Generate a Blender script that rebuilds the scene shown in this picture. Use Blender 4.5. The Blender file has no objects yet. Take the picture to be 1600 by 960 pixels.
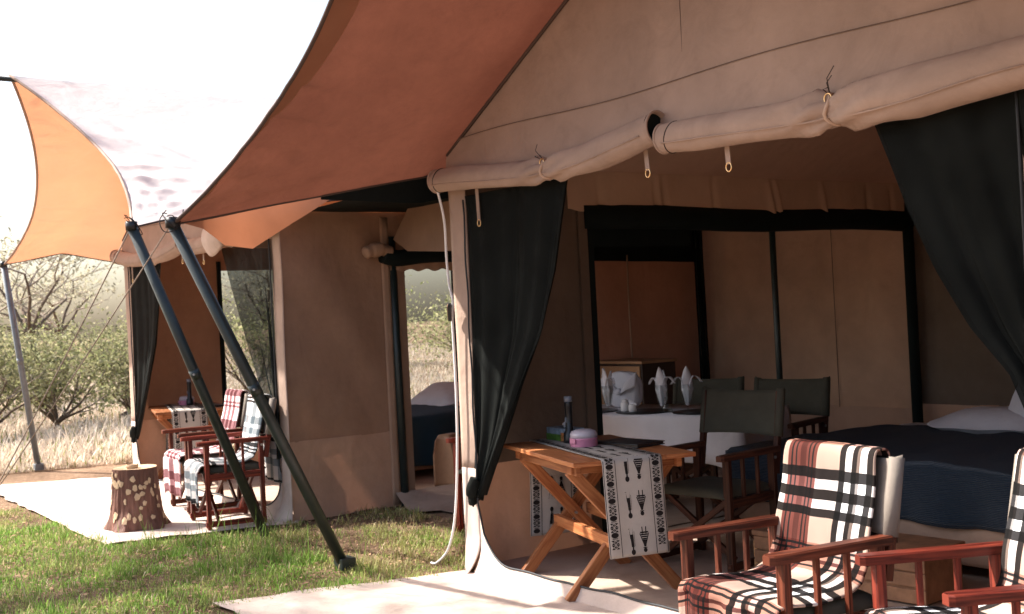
import bpy, math, random
import numpy as np
from mathutils import Vector, Matrix, noise
random.seed(7); rng = np.random.default_rng(7)
R = math.radians
scene = bpy.context.scene
COL = scene.collection

# ------------------------------------------------------------------ camera, sky, sun, exposure
CAM = Vector((5.864, -3.808, 1.508)); YAW, PITCH, ROLL, FPX = 2.518, 0.007, -0.051, 1819.0
cd = bpy.data.cameras.new('camera'); co = bpy.data.objects.new('camera', cd); COL.objects.link(co)
d = Vector((math.cos(YAW)*math.cos(PITCH), math.sin(YAW)*math.cos(PITCH), math.sin(PITCH)))
r = Vector((math.sin(YAW), -math.cos(YAW), 0)); u = r.cross(d)
r2 = r*math.cos(ROLL)+u*math.sin(ROLL); u2 = -r*math.sin(ROLL)+u*math.cos(ROLL)
co.matrix_world = Matrix(((r2.x, u2.x, -d.x, CAM.x), (r2.y, u2.y, -d.y, CAM.y), (r2.z, u2.z, -d.z, CAM.z), (0, 0, 0, 1)))
cd.sensor_width = 36; cd.lens = FPX/1600*36; cd.clip_end = 2000; cd.clip_start = .05
scene.camera = co
cd.dof.use_dof = True; cd.dof.focus_distance = 5.2; cd.dof.aperture_fstop = 5.6

SUN = Vector((-.74, -.54, .955)).normalized()
world = bpy.data.worlds.new('World'); scene.world = world; world.use_nodes = True
nt = world.node_tree; nt.nodes.clear()
sky = nt.nodes.new('ShaderNodeTexSky'); sky.sky_type = 'NISHITA'; sky.sun_disc = False
sky.sun_elevation = math.asin(SUN.z); sky.sun_rotation = math.atan2(SUN.x, SUN.y)
sky.dust_density = 4.0; sky.air_density = 1.0; sky.ozone_density = 1.0
bg = nt.nodes.new('ShaderNodeBackground'); bg.inputs['Strength'].default_value = .12
wo = nt.nodes.new('ShaderNodeOutputWorld')
nt.links.new(sky.outputs[0], bg.inputs[0]); nt.links.new(bg.outputs[0], wo.inputs[0])
sl = bpy.data.lights.new('sun', 'SUN'); sl.energy = 5.0; sl.angle = R(1.0); sl.color = (1, .94, .865)
so = bpy.data.objects.new('sun', sl); COL.objects.link(so); so.rotation_euler = (-SUN).to_track_quat('-Z', 'Y').to_euler()
so.location = SUN*30
scene.view_settings.view_transform = 'Standard'; scene.view_settings.look = 'None'
scene.view_settings.gamma = 1; scene.view_settings.exposure = 1.5
scene.cycles.max_bounces = 8; scene.cycles.transparent_max_bounces = 24; scene.cycles.diffuse_bounces = 7
scene.cycles.transmission_bounces = 6; scene.cycles.use_denoising = True

# ------------------------------------------------------------------ materials
MATS = {}
def new_mat(n):
    m = bpy.data.materials.new(n); m.use_nodes = True; MATS[n] = m
    t = m.node_tree; t.nodes.clear()
    out = t.nodes.new('ShaderNodeOutputMaterial')
    return m, t, out
def N(t, typ, **k):
    n = t.nodes.new(typ)
    for a, b in k.items():
        if a.startswith('_'): setattr(n, a[1:], b)
        else: n.inputs[a.replace('__', ' ')].default_value = b
    return n
def bsdf(t, col, rough=.7, spec=.3, metal=0):
    b = t.nodes.new('ShaderNodeBsdfPrincipled')
    b.inputs['Base Color'].default_value = (*col, 1); b.inputs['Roughness'].default_value = rough
    b.inputs['Metallic'].default_value = metal; b.inputs['Specular IOR Level'].default_value = spec
    return b
def vary(t, col, amt=.25, scale=3, detail=6, coord='Object', dark=None, stretch=(1, 1, 1)):
    tc = t.nodes.new('ShaderNodeTexCoord'); mp = t.nodes.new('ShaderNodeMapping'); mp.inputs['Scale'].default_value = stretch
    t.links.new(tc.outputs[coord], mp.inputs[0])
    nz = N(t, 'ShaderNodeTexNoise', Scale=scale, Detail=detail, Roughness=.65); t.links.new(mp.outputs[0], nz.inputs[0])
    rp = t.nodes.new('ShaderNodeValToRGB'); rp.color_ramp.elements[0].position = .3; rp.color_ramp.elements[1].position = .7
    dk = dark or tuple(c*(1-amt) for c in col)
    rp.color_ramp.elements[0].color = (*dk, 1); rp.color_ramp.elements[1].color = (*[min(1, c*(1+amt*.5)) for c in col], 1)
    t.links.new(nz.outputs[0], rp.inputs[0])
    return rp.outputs[0], mp, nz
def bump(t, b, mp, scale, strength, dist=.01, detail=3):
    nz = N(t, 'ShaderNodeTexNoise', Scale=scale, Detail=detail); t.links.new(mp.outputs[0], nz.inputs[0])
    bp = N(t, 'ShaderNodeBump', Strength=strength, Distance=dist); t.links.new(nz.outputs[0], bp.inputs['Height'])
    t.links.new(bp.outputs[0], b.inputs['Normal']); return bp
def canvas(name, col, trans=.0, tcol=None, amt=.16, scale=2.2, rough=.85, weave=True, wr=.25, stretch=(1, 1, 1), dirt=0, dcol=(.22, .15, .10)):
    m, t, out = new_mat(name)
    c, mp, nz = vary(t, col, amt, scale, 7, stretch=stretch)
    b = bsdf(t, col, rough, .25)
    if dirt:
        dn = N(t, 'ShaderNodeTexNoise', Scale=3.1, Detail=9.0, Roughness=.72, Distortion=.8); t.links.new(mp.outputs[0], dn.inputs[0])
        dr_ = t.nodes.new('ShaderNodeValToRGB'); dr_.color_ramp.elements[0].position = .50; dr_.color_ramp.elements[1].position = .78
        t.links.new(dn.outputs[0], dr_.inputs[0]); ml = N(t, 'ShaderNodeMath', _operation='MULTIPLY'); ml.inputs[1].default_value = dirt; t.links.new(dr_.outputs[0], ml.inputs[0])
        dm = N(t, 'ShaderNodeMix', _data_type='RGBA', _blend_type='MIX'); dm.inputs[7].default_value = (*dcol, 1); t.links.new(ml.outputs[0], dm.inputs[0]); t.links.new(c, dm.inputs[6]); c = dm.outputs[2]
    t.links.new(c, b.inputs['Base Color'])
    # soft crumple + weave relief
    n1 = N(t, 'ShaderNodeTexNoise', Scale=7.0, Detail=5.0); t.links.new(mp.outputs[0], n1.inputs[0])
    bp1 = N(t, 'ShaderNodeBump', Strength=wr, Distance=.03); t.links.new(n1.outputs[0], bp1.inputs['Height'])
    mp3 = t.nodes.new('ShaderNodeMapping'); mp3.inputs['Scale'].default_value = (1.0, 1.0, .35); mp3.inputs['Rotation'].default_value = (.6, .5, .2); t.links.new(mp.outputs[0], mp3.inputs[0])
    n3 = N(t, 'ShaderNodeTexNoise', Scale=4.0, Detail=2.0, Distortion=.8); t.links.new(mp3.outputs[0], n3.inputs[0])
    bp3 = N(t, 'ShaderNodeBump', Strength=wr*1.2, Distance=.025); t.links.new(n3.outputs[0], bp3.inputs['Height']); t.links.new(bp1.outputs[0], bp3.inputs['Normal'])
    n2 = N(t, 'ShaderNodeTexNoise', Scale=420.0, Detail=1.0); t.links.new(mp.outputs[0], n2.inputs[0])
    bp2 = N(t, 'ShaderNodeBump', Strength=.25 if weave else 0, Distance=.002); t.links.new(n2.outputs[0], bp2.inputs['Height'])
    t.links.new(bp3.outputs[0], bp2.inputs['Normal']); t.links.new(bp2.outputs[0], b.inputs['Normal'])
    if trans:
        tr = t.nodes.new('ShaderNodeBsdfTranslucent'); tr.inputs[0].default_value = (*(tcol or col), 1)
        mx = t.nodes.new('ShaderNodeMixShader'); mx.inputs[0].default_value = trans
        if tcol:
            c2, _, _ = vary(t, tcol, .18, 1.6, 6); t.links.new(c2, tr.inputs[0])
        t.links.new(b.outputs[0], mx.inputs[1]); t.links.new(tr.outputs[0], mx.inputs[2]); t.links.new(mx.outputs[0], out.inputs[0])
    else: t.links.new(b.outputs[0], out.inputs[0])
    return m
def plain(name, col, rough=.6, spec=.4, metal=0, amt=.12, scale=12, bmp=.1, bscale=60):
    m, t, out = new_mat(name); b = bsdf(t, col, rough, spec, metal)
    c, mp, nz = vary(t, col, amt, scale, 4); t.links.new(c, b.inputs['Base Color'])
    if bmp: bump(t, b, mp, bscale, bmp, .004)
    t.links.new(b.outputs[0], out.inputs[0]); return m
def wood(name, col, dark, rough=.45, across=38):
    m, t, out = new_mat(name); b = bsdf(t, col, rough, .22)
    tc = t.nodes.new('ShaderNodeTexCoord'); mp = t.nodes.new('ShaderNodeMapping'); mp.inputs['Scale'].default_value = (2.2, across, 1)
    oi = t.nodes.new('ShaderNodeObjectInfo'); ad = N(t, 'ShaderNodeVectorMath', _operation='ADD')
    mlt = N(t, 'ShaderNodeVectorMath', _operation='SCALE'); mlt.inputs['Scale'].default_value = 37.0
    cb = t.nodes.new('ShaderNodeCombineXYZ'); t.links.new(oi.outputs['Random'], cb.inputs[0]); t.links.new(oi.outputs['Random'], cb.inputs[1])
    t.links.new(cb.outputs[0], mlt.inputs[0]); t.links.new(tc.outputs['UV'], ad.inputs[0]); t.links.new(mlt.outputs[0], ad.inputs[1]); t.links.new(ad.outputs[0], mp.inputs[0])
    nz = N(t, 'ShaderNodeTexNoise', Scale=1.6, Detail=6.0, Roughness=.6, Distortion=.6); t.links.new(mp.outputs[0], nz.inputs[0])
    rp = t.nodes.new('ShaderNodeValToRGB'); e = rp.color_ramp.elements
    e[0].position = .38; e[1].position = .62; e[0].color = (*dark, 1); e[1].color = (*col, 1)
    t.links.new(nz.outputs[0], rp.inputs[0])
    hs = N(t, 'ShaderNodeHueSaturation'); mr = N(t, 'ShaderNodeMapRange'); mr.inputs[3].default_value = .75; mr.inputs[4].default_value = 1.25
    t.links.new(oi.outputs['Random'], mr.inputs[0]); t.links.new(mr.outputs[0], hs.inputs['Value']); t.links.new(rp.outputs[0], hs.inputs['Color'])
    t.links.new(hs.outputs[0], b.inputs['Base Color'])
    bp = N(t, 'ShaderNodeBump', Strength=.25, Distance=.003); t.links.new(nz.outputs[0], bp.inputs['Height']); t.links.new(bp.outputs[0], b.inputs['Normal'])
    rr = N(t, 'ShaderNodeMapRange'); rr.inputs[3].default_value = rough-.12; rr.inputs[4].default_value = rough+.18
    t.links.new(nz.outputs[0], rr.inputs[0]); t.links.new(rr.outputs[0], b.inputs['Roughness'])
    t.links.new(b.outputs[0], out.inputs[0]); return m
def net(name, col, alpha):
    m, t, out = new_mat(name); b = bsdf(t, col, .85, .05)
    c, mp, nz = vary(t, col, .4, 5, 5); t.links.new(c, b.inputs['Base Color']); bump(t, b, mp, 300, .3, .003)
    tr = t.nodes.new('ShaderNodeBsdfTransparent'); tr.inputs[0].default_value = (.92, .95, .95, 1)
    mx = t.nodes.new('ShaderNodeMixShader'); mx.inputs[0].default_value = alpha
    t.links.new(b.outputs[0], mx.inputs[1]); t.links.new(tr.outputs[0], mx.inputs[2]); t.links.new(mx.outputs[0], out.inputs[0]); return m
def colattr(name, rough=.8, trans=0.3):
    m, t, out = new_mat(name); b = bsdf(t, (.1, .1, .1), rough, .2)
    a = t.nodes.new('ShaderNodeAttribute'); a.attribute_name = 'Col'
    t.links.new(a.outputs['Color'], b.inputs['Base Color'])
    tr = t.nodes.new('ShaderNodeBsdfTranslucent'); t.links.new(a.outputs['Color'], tr.inputs[0])
    mx = t.nodes.new('ShaderNodeMixShader'); mx.inputs[0].default_value = trans
    t.links.new(b.outputs[0], mx.inputs[1]); t.links.new(tr.outputs[0], mx.inputs[2]); t.links.new(mx.outputs[0], out.inputs[0]); return m
def plaid(name, red, base, rep=.62, style=0):
    m, t, out = new_mat(name); b = bsdf(t, base, .95, .1); b.inputs['Sheen Weight'].default_value = 0
    uv = t.nodes.new('ShaderNodeTexCoord'); sp = t.nodes.new('ShaderNodeSeparateXYZ'); t.links.new(uv.outputs['UV'], sp.inputs[0])
    K = (.035, .036, .04); Wt = (1.5, 1.9, 2.25); P = (1, 1, 1); Rd = red; Rm = tuple(c*.55 for c in red)
    def ramp(sock, stops, rp_):
        dv = N(t, 'ShaderNodeMath', _operation='DIVIDE'); dv.inputs[1].default_value = rp_; t.links.new(sock, dv.inputs[0])
        fr = N(t, 'ShaderNodeMath', _operation='FRACT'); t.links.new(dv.outputs[0], fr.inputs[0])
        outc = None
        def mkramp(st, lo, hi):
            mr = N(t, 'ShaderNodeMapRange'); mr.inputs[1].default_value = lo; mr.inputs[2].default_value = hi; t.links.new(fr.outputs[0], mr.inputs[0])
            rp = t.nodes.new('ShaderNodeValToRGB'); rp.color_ramp.interpolation = 'CONSTANT'
            e = rp.color_ramp.elements
            e[0].position = 0; e[0].color = (*st[0][1], 1); e[1].position = max(1e-3, (st[1][0]-lo)/(hi-lo)); e[1].color = (*st[1][1], 1)
            for p, c in st[2:]:
                k = e.new((p-lo)/(hi-lo)); k.color = (*c, 1)
            t.links.new(mr.outputs[0], rp.inputs[0]); return rp.outputs[0]
        return mkramp(stops, 0, 1)
    warp = [(0, P), (.05, Rd), (.075, K), (.09, Rd), (.12, K), (.135, Rd), (.165, Rm), (.22, Rd), (.245, K), (.26, Rd), (.285, K), (.30, Rd), (.33, P),
            (.54, K), (.60, Wt), (.66, K), (.70, (.35, .35, .36)), (.73, Wt), (.79, K), (.85, P)]
    weft = [(0, P), (.12, K), (.20, Wt), (.28, K), (.36, Wt), (.43, K), (.50, P), (.70, (.75, .5, .45)), (.715, K), (.735, (.75, .5, .45)), (.76, K), (.78, (.75, .5, .45)), (.82, Rm), (.85, (.75, .5, .45)), (.88, K), (.90, (.75, .5, .45)), (.93, P)]
    if style == 1:
        M = red; M2 = tuple(c*1.35 for c in red)
        warp = [(0, P), (.10, M), (.26, P), (.34, M), (.50, P), (.58, M), (.74, P), (.90, M2), (.93, P)]; weft = [(0, P), (.12, M), (.30, P), (.42, M), (.60, P), (.72, M2), (.76, P), (.80, M2), (.84, P)]
    if style == 2:
        M = red
        warp = [(0, P), (.10, M), (.30, P), (.36, (.8, .8, .8)), (.40, P), (.52, M), (.70, P), (.80, (.6, .35, .35)), (.84, P)]; weft = [(0, K), (.04, P), (.07, K), (.11, P), (.14, K), (.18, P), (.45, M), (.60, P), (.68, M), (.80, P), (.95, K)]
    w1 = ramp(sp.outputs[0], warp, rep); w2 = ramp(sp.outputs[1], weft, rep*.86)
    m1 = N(t, 'ShaderNodeMix', _data_type='RGBA', _blend_type='MULTIPLY'); m1.inputs[0].default_value = 1; m1.clamp_result = False
    t.links.new(w1, m1.inputs[6]); t.links.new(w2, m1.inputs[7])
    m2 = N(t, 'ShaderNodeMix', _data_type='RGBA', _blend_type='MULTIPLY'); m2.inputs[0].default_value = 1; m2.clamp_result = False
    m2.inputs[7].default_value = (*base, 1); t.links.new(m1.outputs[2], m2.inputs[6])
    m3 = N(t, 'ShaderNodeMix', _data_type='RGBA', _blend_type='MIX'); m3.clamp_result = True
    # faded dye: blacks are washed charcoal
    m3.inputs[0].default_value = .015; m3.inputs[7].default_value = (.35, .33, .33, 1); t.links.new(m2.outputs[2], m3.inputs[6])
    t.links.new(m3.outputs[2], b.inputs['Base Color'])
    nz = N(t, 'ShaderNodeTexNoise', Scale=350.0, Detail=2.0); t.links.new(uv.outputs['UV'], nz.inputs[0])
    bp = N(t, 'ShaderNodeBump', Strength=.5, Distance=.004); t.links.new(nz.outputs[0], bp.inputs['Height']); t.links.new(bp.outputs[0], b.inputs['Normal'])
    t.links.new(b.outputs[0], out.inputs[0]); return m
def ribbed(name, col):
    m, t, out = new_mat(name); b = bsdf(t, col, .9, .15); b.inputs['Sheen Weight'].default_value = .2
    uv = t.nodes.new('ShaderNodeTexCoord')
    w = N(t, 'ShaderNodeTexWave', Scale=34.0, Distortion=2.5, Detail=2.0); t.links.new(uv.outputs['UV'], w.inputs[0])
    rp = t.nodes.new('ShaderNodeValToRGB'); rp.color_ramp.elements[0].color = (*[c*.75 for c in col], 1); rp.color_ramp.elements[1].color = (*[c*1.2 for c in col], 1)
    t.links.new(w.outputs['Color'], rp.inputs[0]); t.links.new(rp.outputs[0], b.inputs['Base Color'])
    bp = N(t, 'ShaderNodeBump', Strength=.7, Distance=.012); t.links.new(w.outputs['Color'], bp.inputs['Height']); t.links.new(bp.outputs[0], b.inputs['Normal'])
    t.links.new(b.outputs[0], out.inputs[0]); return m
def glass(name):
    m, t, out = new_mat(name); g = N(t, 'ShaderNodeBsdfGlossy', Roughness=.03); tr = t.nodes.new('ShaderNodeBsdfTransparent'); tr.inputs[0].default_value = (.93, .95, .95, 1)
    lw = N(t, 'ShaderNodeLayerWeight', Blend=.25); ad = N(t, 'ShaderNodeMath', _operation='MULTIPLY'); ad.inputs[1].default_value = .35; t.links.new(lw.outputs['Facing'], ad.inputs[0])
    mx = t.nodes.new('ShaderNodeMixShader'); t.links.new(ad.outputs[0], mx.inputs[0]); t.links.new(tr.outputs[0], mx.inputs[1]); t.links.new(g.outputs[0], mx.inputs[2])
    t.links.new(mx.outputs[0], out.inputs[0]); return m

canvas('canvas_tan', (.56, .40, .30), .12, (.6, .42, .3), .14)
canvas('canvas_front', (.39, .278, .218), 0, None, .18, dirt=.45, dcol=(.20, .14, .11), wr=.4)
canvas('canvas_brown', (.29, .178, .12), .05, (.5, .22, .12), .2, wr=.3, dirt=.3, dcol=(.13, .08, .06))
canvas('canvas_skirt', (.42, .268, .187), .05, (.6, .28, .17), .16, wr=.4, dirt=.35)
canvas('canvas_floor', (.46, .34, .265), 0, None, .25, 1.6, dirt=.6)
canvas('canvas_mat', (.58, .465, .40), 0, None, .2, 1.8, wr=.45, dirt=.55, dcol=(.34, .25, .19))
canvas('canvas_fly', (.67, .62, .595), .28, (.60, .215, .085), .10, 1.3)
canvas('canvas_fly_skirt_lit', (.32, .165, .105), .28, (.62, .23, .11), .2, 2)  # fly skirt cloth; also paints the sunlit strip along the front edge
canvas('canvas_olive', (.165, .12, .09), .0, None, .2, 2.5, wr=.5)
canvas('canvas_valance', (.62, .44, .32), .1, (.6, .42, .3), .14)
canvas('canvas_rear', (.47, .295, .195), .05, (.5, .24, .14), .2, 2, wr=.5)
canvas('canvas_rust', (.58, .30, .205), .05, (.5, .2, .1), .15, 2, wr=.3)
canvas('canvas_fly_shaded', (.165, .078, .056), .050, (.48, .15, .09), .65, .9, wr=.6, dirt=.6, dcol=(.075, .035, .03))  # tree shade on the near fly put into a darker canvas colour, with stains
canvas('canvas_green', (.078, .072, .052), .05, (.2, .18, .1), .2, 6)
canvas('canvas_grey', (.23, .195, .165), .1, (.6, .45, .35), .15, 6)
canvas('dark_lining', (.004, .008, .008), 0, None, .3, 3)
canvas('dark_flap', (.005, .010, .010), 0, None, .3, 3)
canvas('white_linen', (.62, .61, .65), .12, (.8, .78, .8), .06, 5, wr=.4)
canvas('runner_cloth', (.46, .42, .38), .1, (.7, .62, .52), .1, 8)
canvas('sheet_white', (.6, .6, .66), 0, None, .06, 4, wr=.5)
net('net_black', (.0095, .0108, .010), .05)
net('net_thin', (.012, .015, .014), .22)
net('net_window', (.10, .10, .10), .72)
plain('pole_paint', (.016, .026, .025), .42, .5, 0, .35, 9, .12)
plain('pole_grey', (.16, .19, .22), .45, .5, .2, .25, 9)
plain('ink', (.022, .018, .018), .85, .1, 0, .3, 30)
plain('zip', (.02, .022, .025), .6, .4)
plain('piping', (.09, .06, .05), .8, .2)
plain('stitching', (.17, .12, .095), .8, .2)
plain('brass', (.75, .5, .25), .3, .5, 1, .1)
plain('black_plastic', (.012, .013, .015), .38, .5)
plain('grey_plastic', (.22, .24, .28), .4, .5)
plain('white_plastic', (.78, .76, .74), .4, .5, 0, .04)
plain('pink_plastic', (.62, .24, .36), .35, .5, 0, .05)
plain('clear_plastic', (.52, .46, .50), .25, .5, 0, .05)
plain('ceramic_white', (.72, .71, .70), .25, .5, 0, .04, bmp=0)
plain('rope', (.36, .28, .22), .9, .1, 0, .3, 80)
plain('cord_dark', (.05, .04, .035), .9, .1)
plain('box_art_green', (.10, .22, .04), .5, .4, 0, .6, 40)
plain('box_art_orange', (.55, .22, .08), .5, .4, 0, .6, 45)
plain('box_art_sky', (.25, .33, .42), .5, .4, 0, .4, 30)
plain('crate_wood', (.30, .15, .08), .65, .3, 0, .5, 6, .4, 18)
plain('cabinet_wood', (.46, .25, .13), .5, .4, 0, .2, 4)
plain('cabinet_dark', (.05, .03, .022), .5, .4)
plain('leather_tan', (.30, .17, .10), .5, .4, 0, .2, 5)
plain('bark_cut', (.62, .43, .27), .7, .2, 0, .2, 12)
plain('metal_grey', (.35, .35, .35), .4, .5, .8)
wood('pine', (.40, .165, .065), (.25, .08, .03), .42, 34)
wood('chest_end_lit', (.62, .36, .18), (.48, .24, .10), .5, 30)  # sunlight on the chest end put into a paler wood colour
wood('mahogany', (.135, .036, .018), (.035, .008, .005), .38, 46)
wood('redwood', (.20, .034, .019), (.06, .009, .007), .38, 46)
wood('brown_wood', (.10, .036, .019), (.035, .011, .007), .45, 46)
plaid('plaid_beige', (.31, .12, .11), (.42, .305, .245), .56)
plaid('plaid_maroon', (.34, .17, .19), (.66, .62, .60), .46, 1)
plaid('plaid_white', (.36, .42, .46), (.66, .62, .60), .46, 2)
ribbed('blanket_blue', (.006, .019, .038))
ribbed('blanket_blue_lit', (.018, .070, .125))  # blue blanket again, the far bed's brighter light put into its colour
glass('glass')
colattr('grass_leaf', .7, .35); colattr('dry_grass', .9, .25); colattr('foliage', .7, .4); colattr('litter', .9, .1)
plain('bark', (.16, .12, .09), .9, .1, 0, .4, 6, .6, 14)
plain('twig', (.30, .245, .195), .9, .1, 0, .3, 6, 0)

# ground: dry earth with straw and green tint patches
def ground_mat():
    m, t, out = new_mat('earth'); b = bsdf(t, (.3, .2, .12), .95, .1)
    tc = t.nodes.new('ShaderNodeTexCoord')
    n1 = N(t, 'ShaderNodeTexNoise', Scale=.6, Detail=8.0, Roughness=.65); t.links.new(tc.outputs['Object'], n1.inputs[0])
    n2 = N(t, 'ShaderNodeTexNoise', Scale=26.0, Detail=8.0, Roughness=.7); t.links.new(tc.outputs['Object'], n2.inputs[0])
    r1 = t.nodes.new('ShaderNodeValToRGB'); r1.color_ramp.elements[0].position = .38; r1.color_ramp.elements[1].position = .64
    r1.color_ramp.elements[0].color = (.13, .085, .055, 1); r1.color_ramp.elements[1].color = (.34, .24, .165, 1)
    r2_ = t.nodes.new('ShaderNodeValToRGB'); r2_.color_ramp.elements[0].color = (.55, .5, .45, 1); r2_.color_ramp.elements[1].color = (1.2, 1.15, 1.1, 1)
    r2_.color_ramp.elements[0].position = .35; r2_.color_ramp.elements[1].position = .65
    t.links.new(n1.outputs[0], r1.inputs[0]); t.links.new(n2.outputs[0], r2_.inputs[0])
    mx = N(t, 'ShaderNodeMix', _data_type='RGBA', _blend_type='MULTIPLY'); mx.inputs[0].default_value = 1
    t.links.new(r1.outputs[0], mx.inputs[6]); t.links.new(r2_.outputs[0], mx.inputs[7]); t.links.new(mx.outputs[2], b.inputs['Base Color'])
    bp = N(t, 'ShaderNodeBump', Strength=.8, Distance=.03); t.links.new(n2.outputs[0], bp.inputs['Height']); t.links.new(bp.outputs[0], b.inputs['Normal'])
    t.links.new(b.outputs[0], out.inputs[0])
ground_mat()
def stump_mat():
    m, t, out = new_mat('stump_bark'); b = bsdf(t, (.1, .05, .03), .7, .3)
    c, mp, nz = vary(t, (.17, .075, .052), .5, 9, 6, stretch=(1, 1, .25)); t.links.new(c, b.inputs['Base Color'])
    bump(t, b, mp, 22, .8, .03, 6); t.links.new(b.outputs[0], out.inputs[0])
stump_mat()

# ------------------------------------------------------------------ mesh helpers
class MB:
    def __init__(s): s.v = []; s.f = []; s.uv = []; s.mi = []
    def face(s, idx, uv=None, mi=0): s.f.append(tuple(idx)); s.uv.append(uv or [(0, 0)]*len(idx)); s.mi.append(mi)
    def bar(s, p0, p1, w, h, up=(0, 0, 1), mi=0, taper=1.0):
        p0 = Vector(p0); p1 = Vector(p1); a = (p1-p0); L = a.length; a.normalize(); up = Vector(up)
        sd = a.cross(up)
        if sd.length < 1e-4: sd = a.cross(Vector((1, 0, 0)))
        sd.normalize(); up = sd.cross(a); b = len(s.v)
        for p, k in ((p0, 1), (p1, taper)):
            for x, y in ((-1, -1), (1, -1), (1, 1), (-1, 1)): s.v.append(p+sd*x*w/2*k+up*y*h/2*k)
        o = random.random()*3
        for i in range(4):
            j = (i+1) % 4; wd = (w, h, w, h)[i]; v0 = o+(0, w, w+h, 2*w+h)[i]
            s.face((b+i, b+j, b+4+j, b+4+i), [(0, v0), (0, v0+wd), (L, v0+wd), (L, v0)], mi)
        s.face((b+3, b+2, b+1, b), [(0, o), (w, o), (w, o+h), (0, o+h)], mi); s.face((b+4, b+5, b+6, b+7), [(0, o), (w, o), (w, o+h), (0, o+h)], mi)
        return s
    def box(s, lo, hi, mi=0):
        lo = Vector(lo); hi = Vector(hi); c = (lo+hi)/2; e = hi-lo
        if e.x >= e.y: return s.bar((lo.x, c.y, c.z), (hi.x, c.y, c.z), e.y, e.z, mi=mi)
        return s.bar((c.x, lo.y, c.z), (c.x, hi.y, c.z), e.x, e.z, mi=mi)
    def tube(s, path, rad, seg=8, caps=True, mi=0, closed=False, squash=None):
        path = [Vector(p) for p in path]; n = len(path)
        if not hasattr(rad, '__len__'): rad = [rad]*n
        t0 = (path[1]-path[0]).normalized(); nrm = t0.cross(Vector((0, 0, 1)))
        if nrm.length < 1e-3: nrm = t0.cross(Vector((1, 0, 0)))
        nrm.normalize(); b = len(s.v); L = 0
        for i, p in enumerate(path):
            if closed: tg = (path[(i+1) % n]-path[i-1])
            else: tg = (path[min(i+1, n-1)]-path[max(i-1, 0)])
            tg.normalize(); nrm = (nrm-tg*nrm.dot(tg)); nrm.normalize(); bn = tg.cross(nrm)
            for k in range(seg):
                a = 2*math.pi*k/seg; s.v.append(p+(nrm*math.cos(a)+bn*math.sin(a))*rad[i])
        for i in range(n if closed else n-1):
            i2 = (i+1) % n
            for k in range(seg):
                k2 = (k+1) % seg
                s.face((b+i*seg+k, b+i*seg+k2, b+i2*seg+k2, b+i2*seg+k), [(i*.1, k/seg), (i*.1, (k+1)/seg), (i*.1+.1, (k+1)/seg), (i*.1+.1, k/seg)], mi)
        if caps and not closed:
            s.face([b+k for k in range(seg)][::-1], None, mi); s.face([b+(n-1)*seg+k for k in range(seg)], None, mi)
        return s
    def lathe(s, prof, seg=20, c=(0, 0, 0), mi=0, cap=True):
        b = len(s.v); c = Vector(c); n = len(prof)
        for rr, z in prof:
            for k in range(seg):
                a = 2*math.pi*k/seg; s.v.append(c+Vector((rr*math.cos(a), rr*math.sin(a), z)))
        for i in range(n-1):
            for k in range(seg):
                k2 = (k+1) % seg; s.face((b+i*seg+k, b+i*seg+k2, b+(i+1)*seg+k2, b+(i+1)*seg+k), None, mi)
        if cap:
            s.face([b+k for k in range(seg)][::-1], None, mi); s.face([b+(n-1)*seg+k for k in range(seg)], None, mi)
        return s
    def grid(s, fn, nu, nv, mi=0, uvs=(1, 1)):
        b = len(s.v); U = []
        for j in range(nv+1):
            for i in range(nu+1):
                q = fn(i/nu, j/nv); s.v.append(Vector(q[:3])); U.append((q[3], q[4]) if len(q) > 3 else (i/nu*uvs[0], j/nv*uvs[1]))
        for j in range(nv):
            for i in range(nu):
                a = j*(nu+1)+i; ix = (a, a+1, a+nu+2, a+nu+1)
                s.face([b+q for q in ix], [U[q] for q in ix], mi)
        return s
    def build(s, name, mat, parent=None, smooth=False, bevel=0, solid=0, sub=0):
        me = bpy.data.meshes.new(name); me.from_pydata([tuple(v) for v in s.v], [], s.f)
        for m in (mat if isinstance(mat, (list, tuple)) else [mat]): me.materials.append(MATS[m])
        ul = me.uv_layers.new(name='UVMap'); flat = []
        for q in s.uv:
            for a in q: flat.extend(a)
        ul.data.foreach_set('uv', flat); me.polygons.foreach_set('material_index', s.mi)
        if smooth: me.polygons.foreach_set('use_smooth', [True]*len(me.polygons))
        me.update()
        o = bpy.data.objects.new(name, me); COL.objects.link(o)
        if parent: o.parent = parent
        if solid:
            md = o.modifiers.new('solid', 'SOLIDIFY'); md.thickness = solid; md.offset = 0
        if bevel:
            md = o.modifiers.new('bevel', 'BEVEL'); md.width = bevel; md.segments = 2; md.limit_method = 'ANGLE'; md.harden_normals = False
        if sub:
            md = o.modifiers.new('sub', 'SUBSURF'); md.levels = sub; md.render_levels = sub
        return o
def tag(o, label=None, cat=None, group=None, kind=None):
    if label: o['label'] = label
    if cat: o['category'] = cat
    if group: o['group'] = group
    if kind: o['kind'] = kind
    return o
def thing(name, label, cat, loc=(0, 0, 0), rz=0, group=None):
    o = bpy.data.objects.new(name, None); COL.objects.link(o); o.empty_display_size = .1
    o.location = loc; o.rotation_euler = (0, 0, rz); return tag(o, label, cat, group)
def dup(root, loc, rz, label, group=None):
    n = root.copy(); COL.objects.link(n); n.location = loc; n.rotation_euler = (0, 0, rz); n['label'] = label
    if group: n['group'] = group
    for ch in list(root.children):
        c = ch.copy(); COL.objects.link(c); c.parent = n
        for g in list(ch.children):
            e = g.copy(); COL.objects.link(e); e.parent = c
    return n
def nz(x, y, z=0, s=1.0): return noise.noise(Vector((x*s, y*s, z*s+3.1)))
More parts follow.
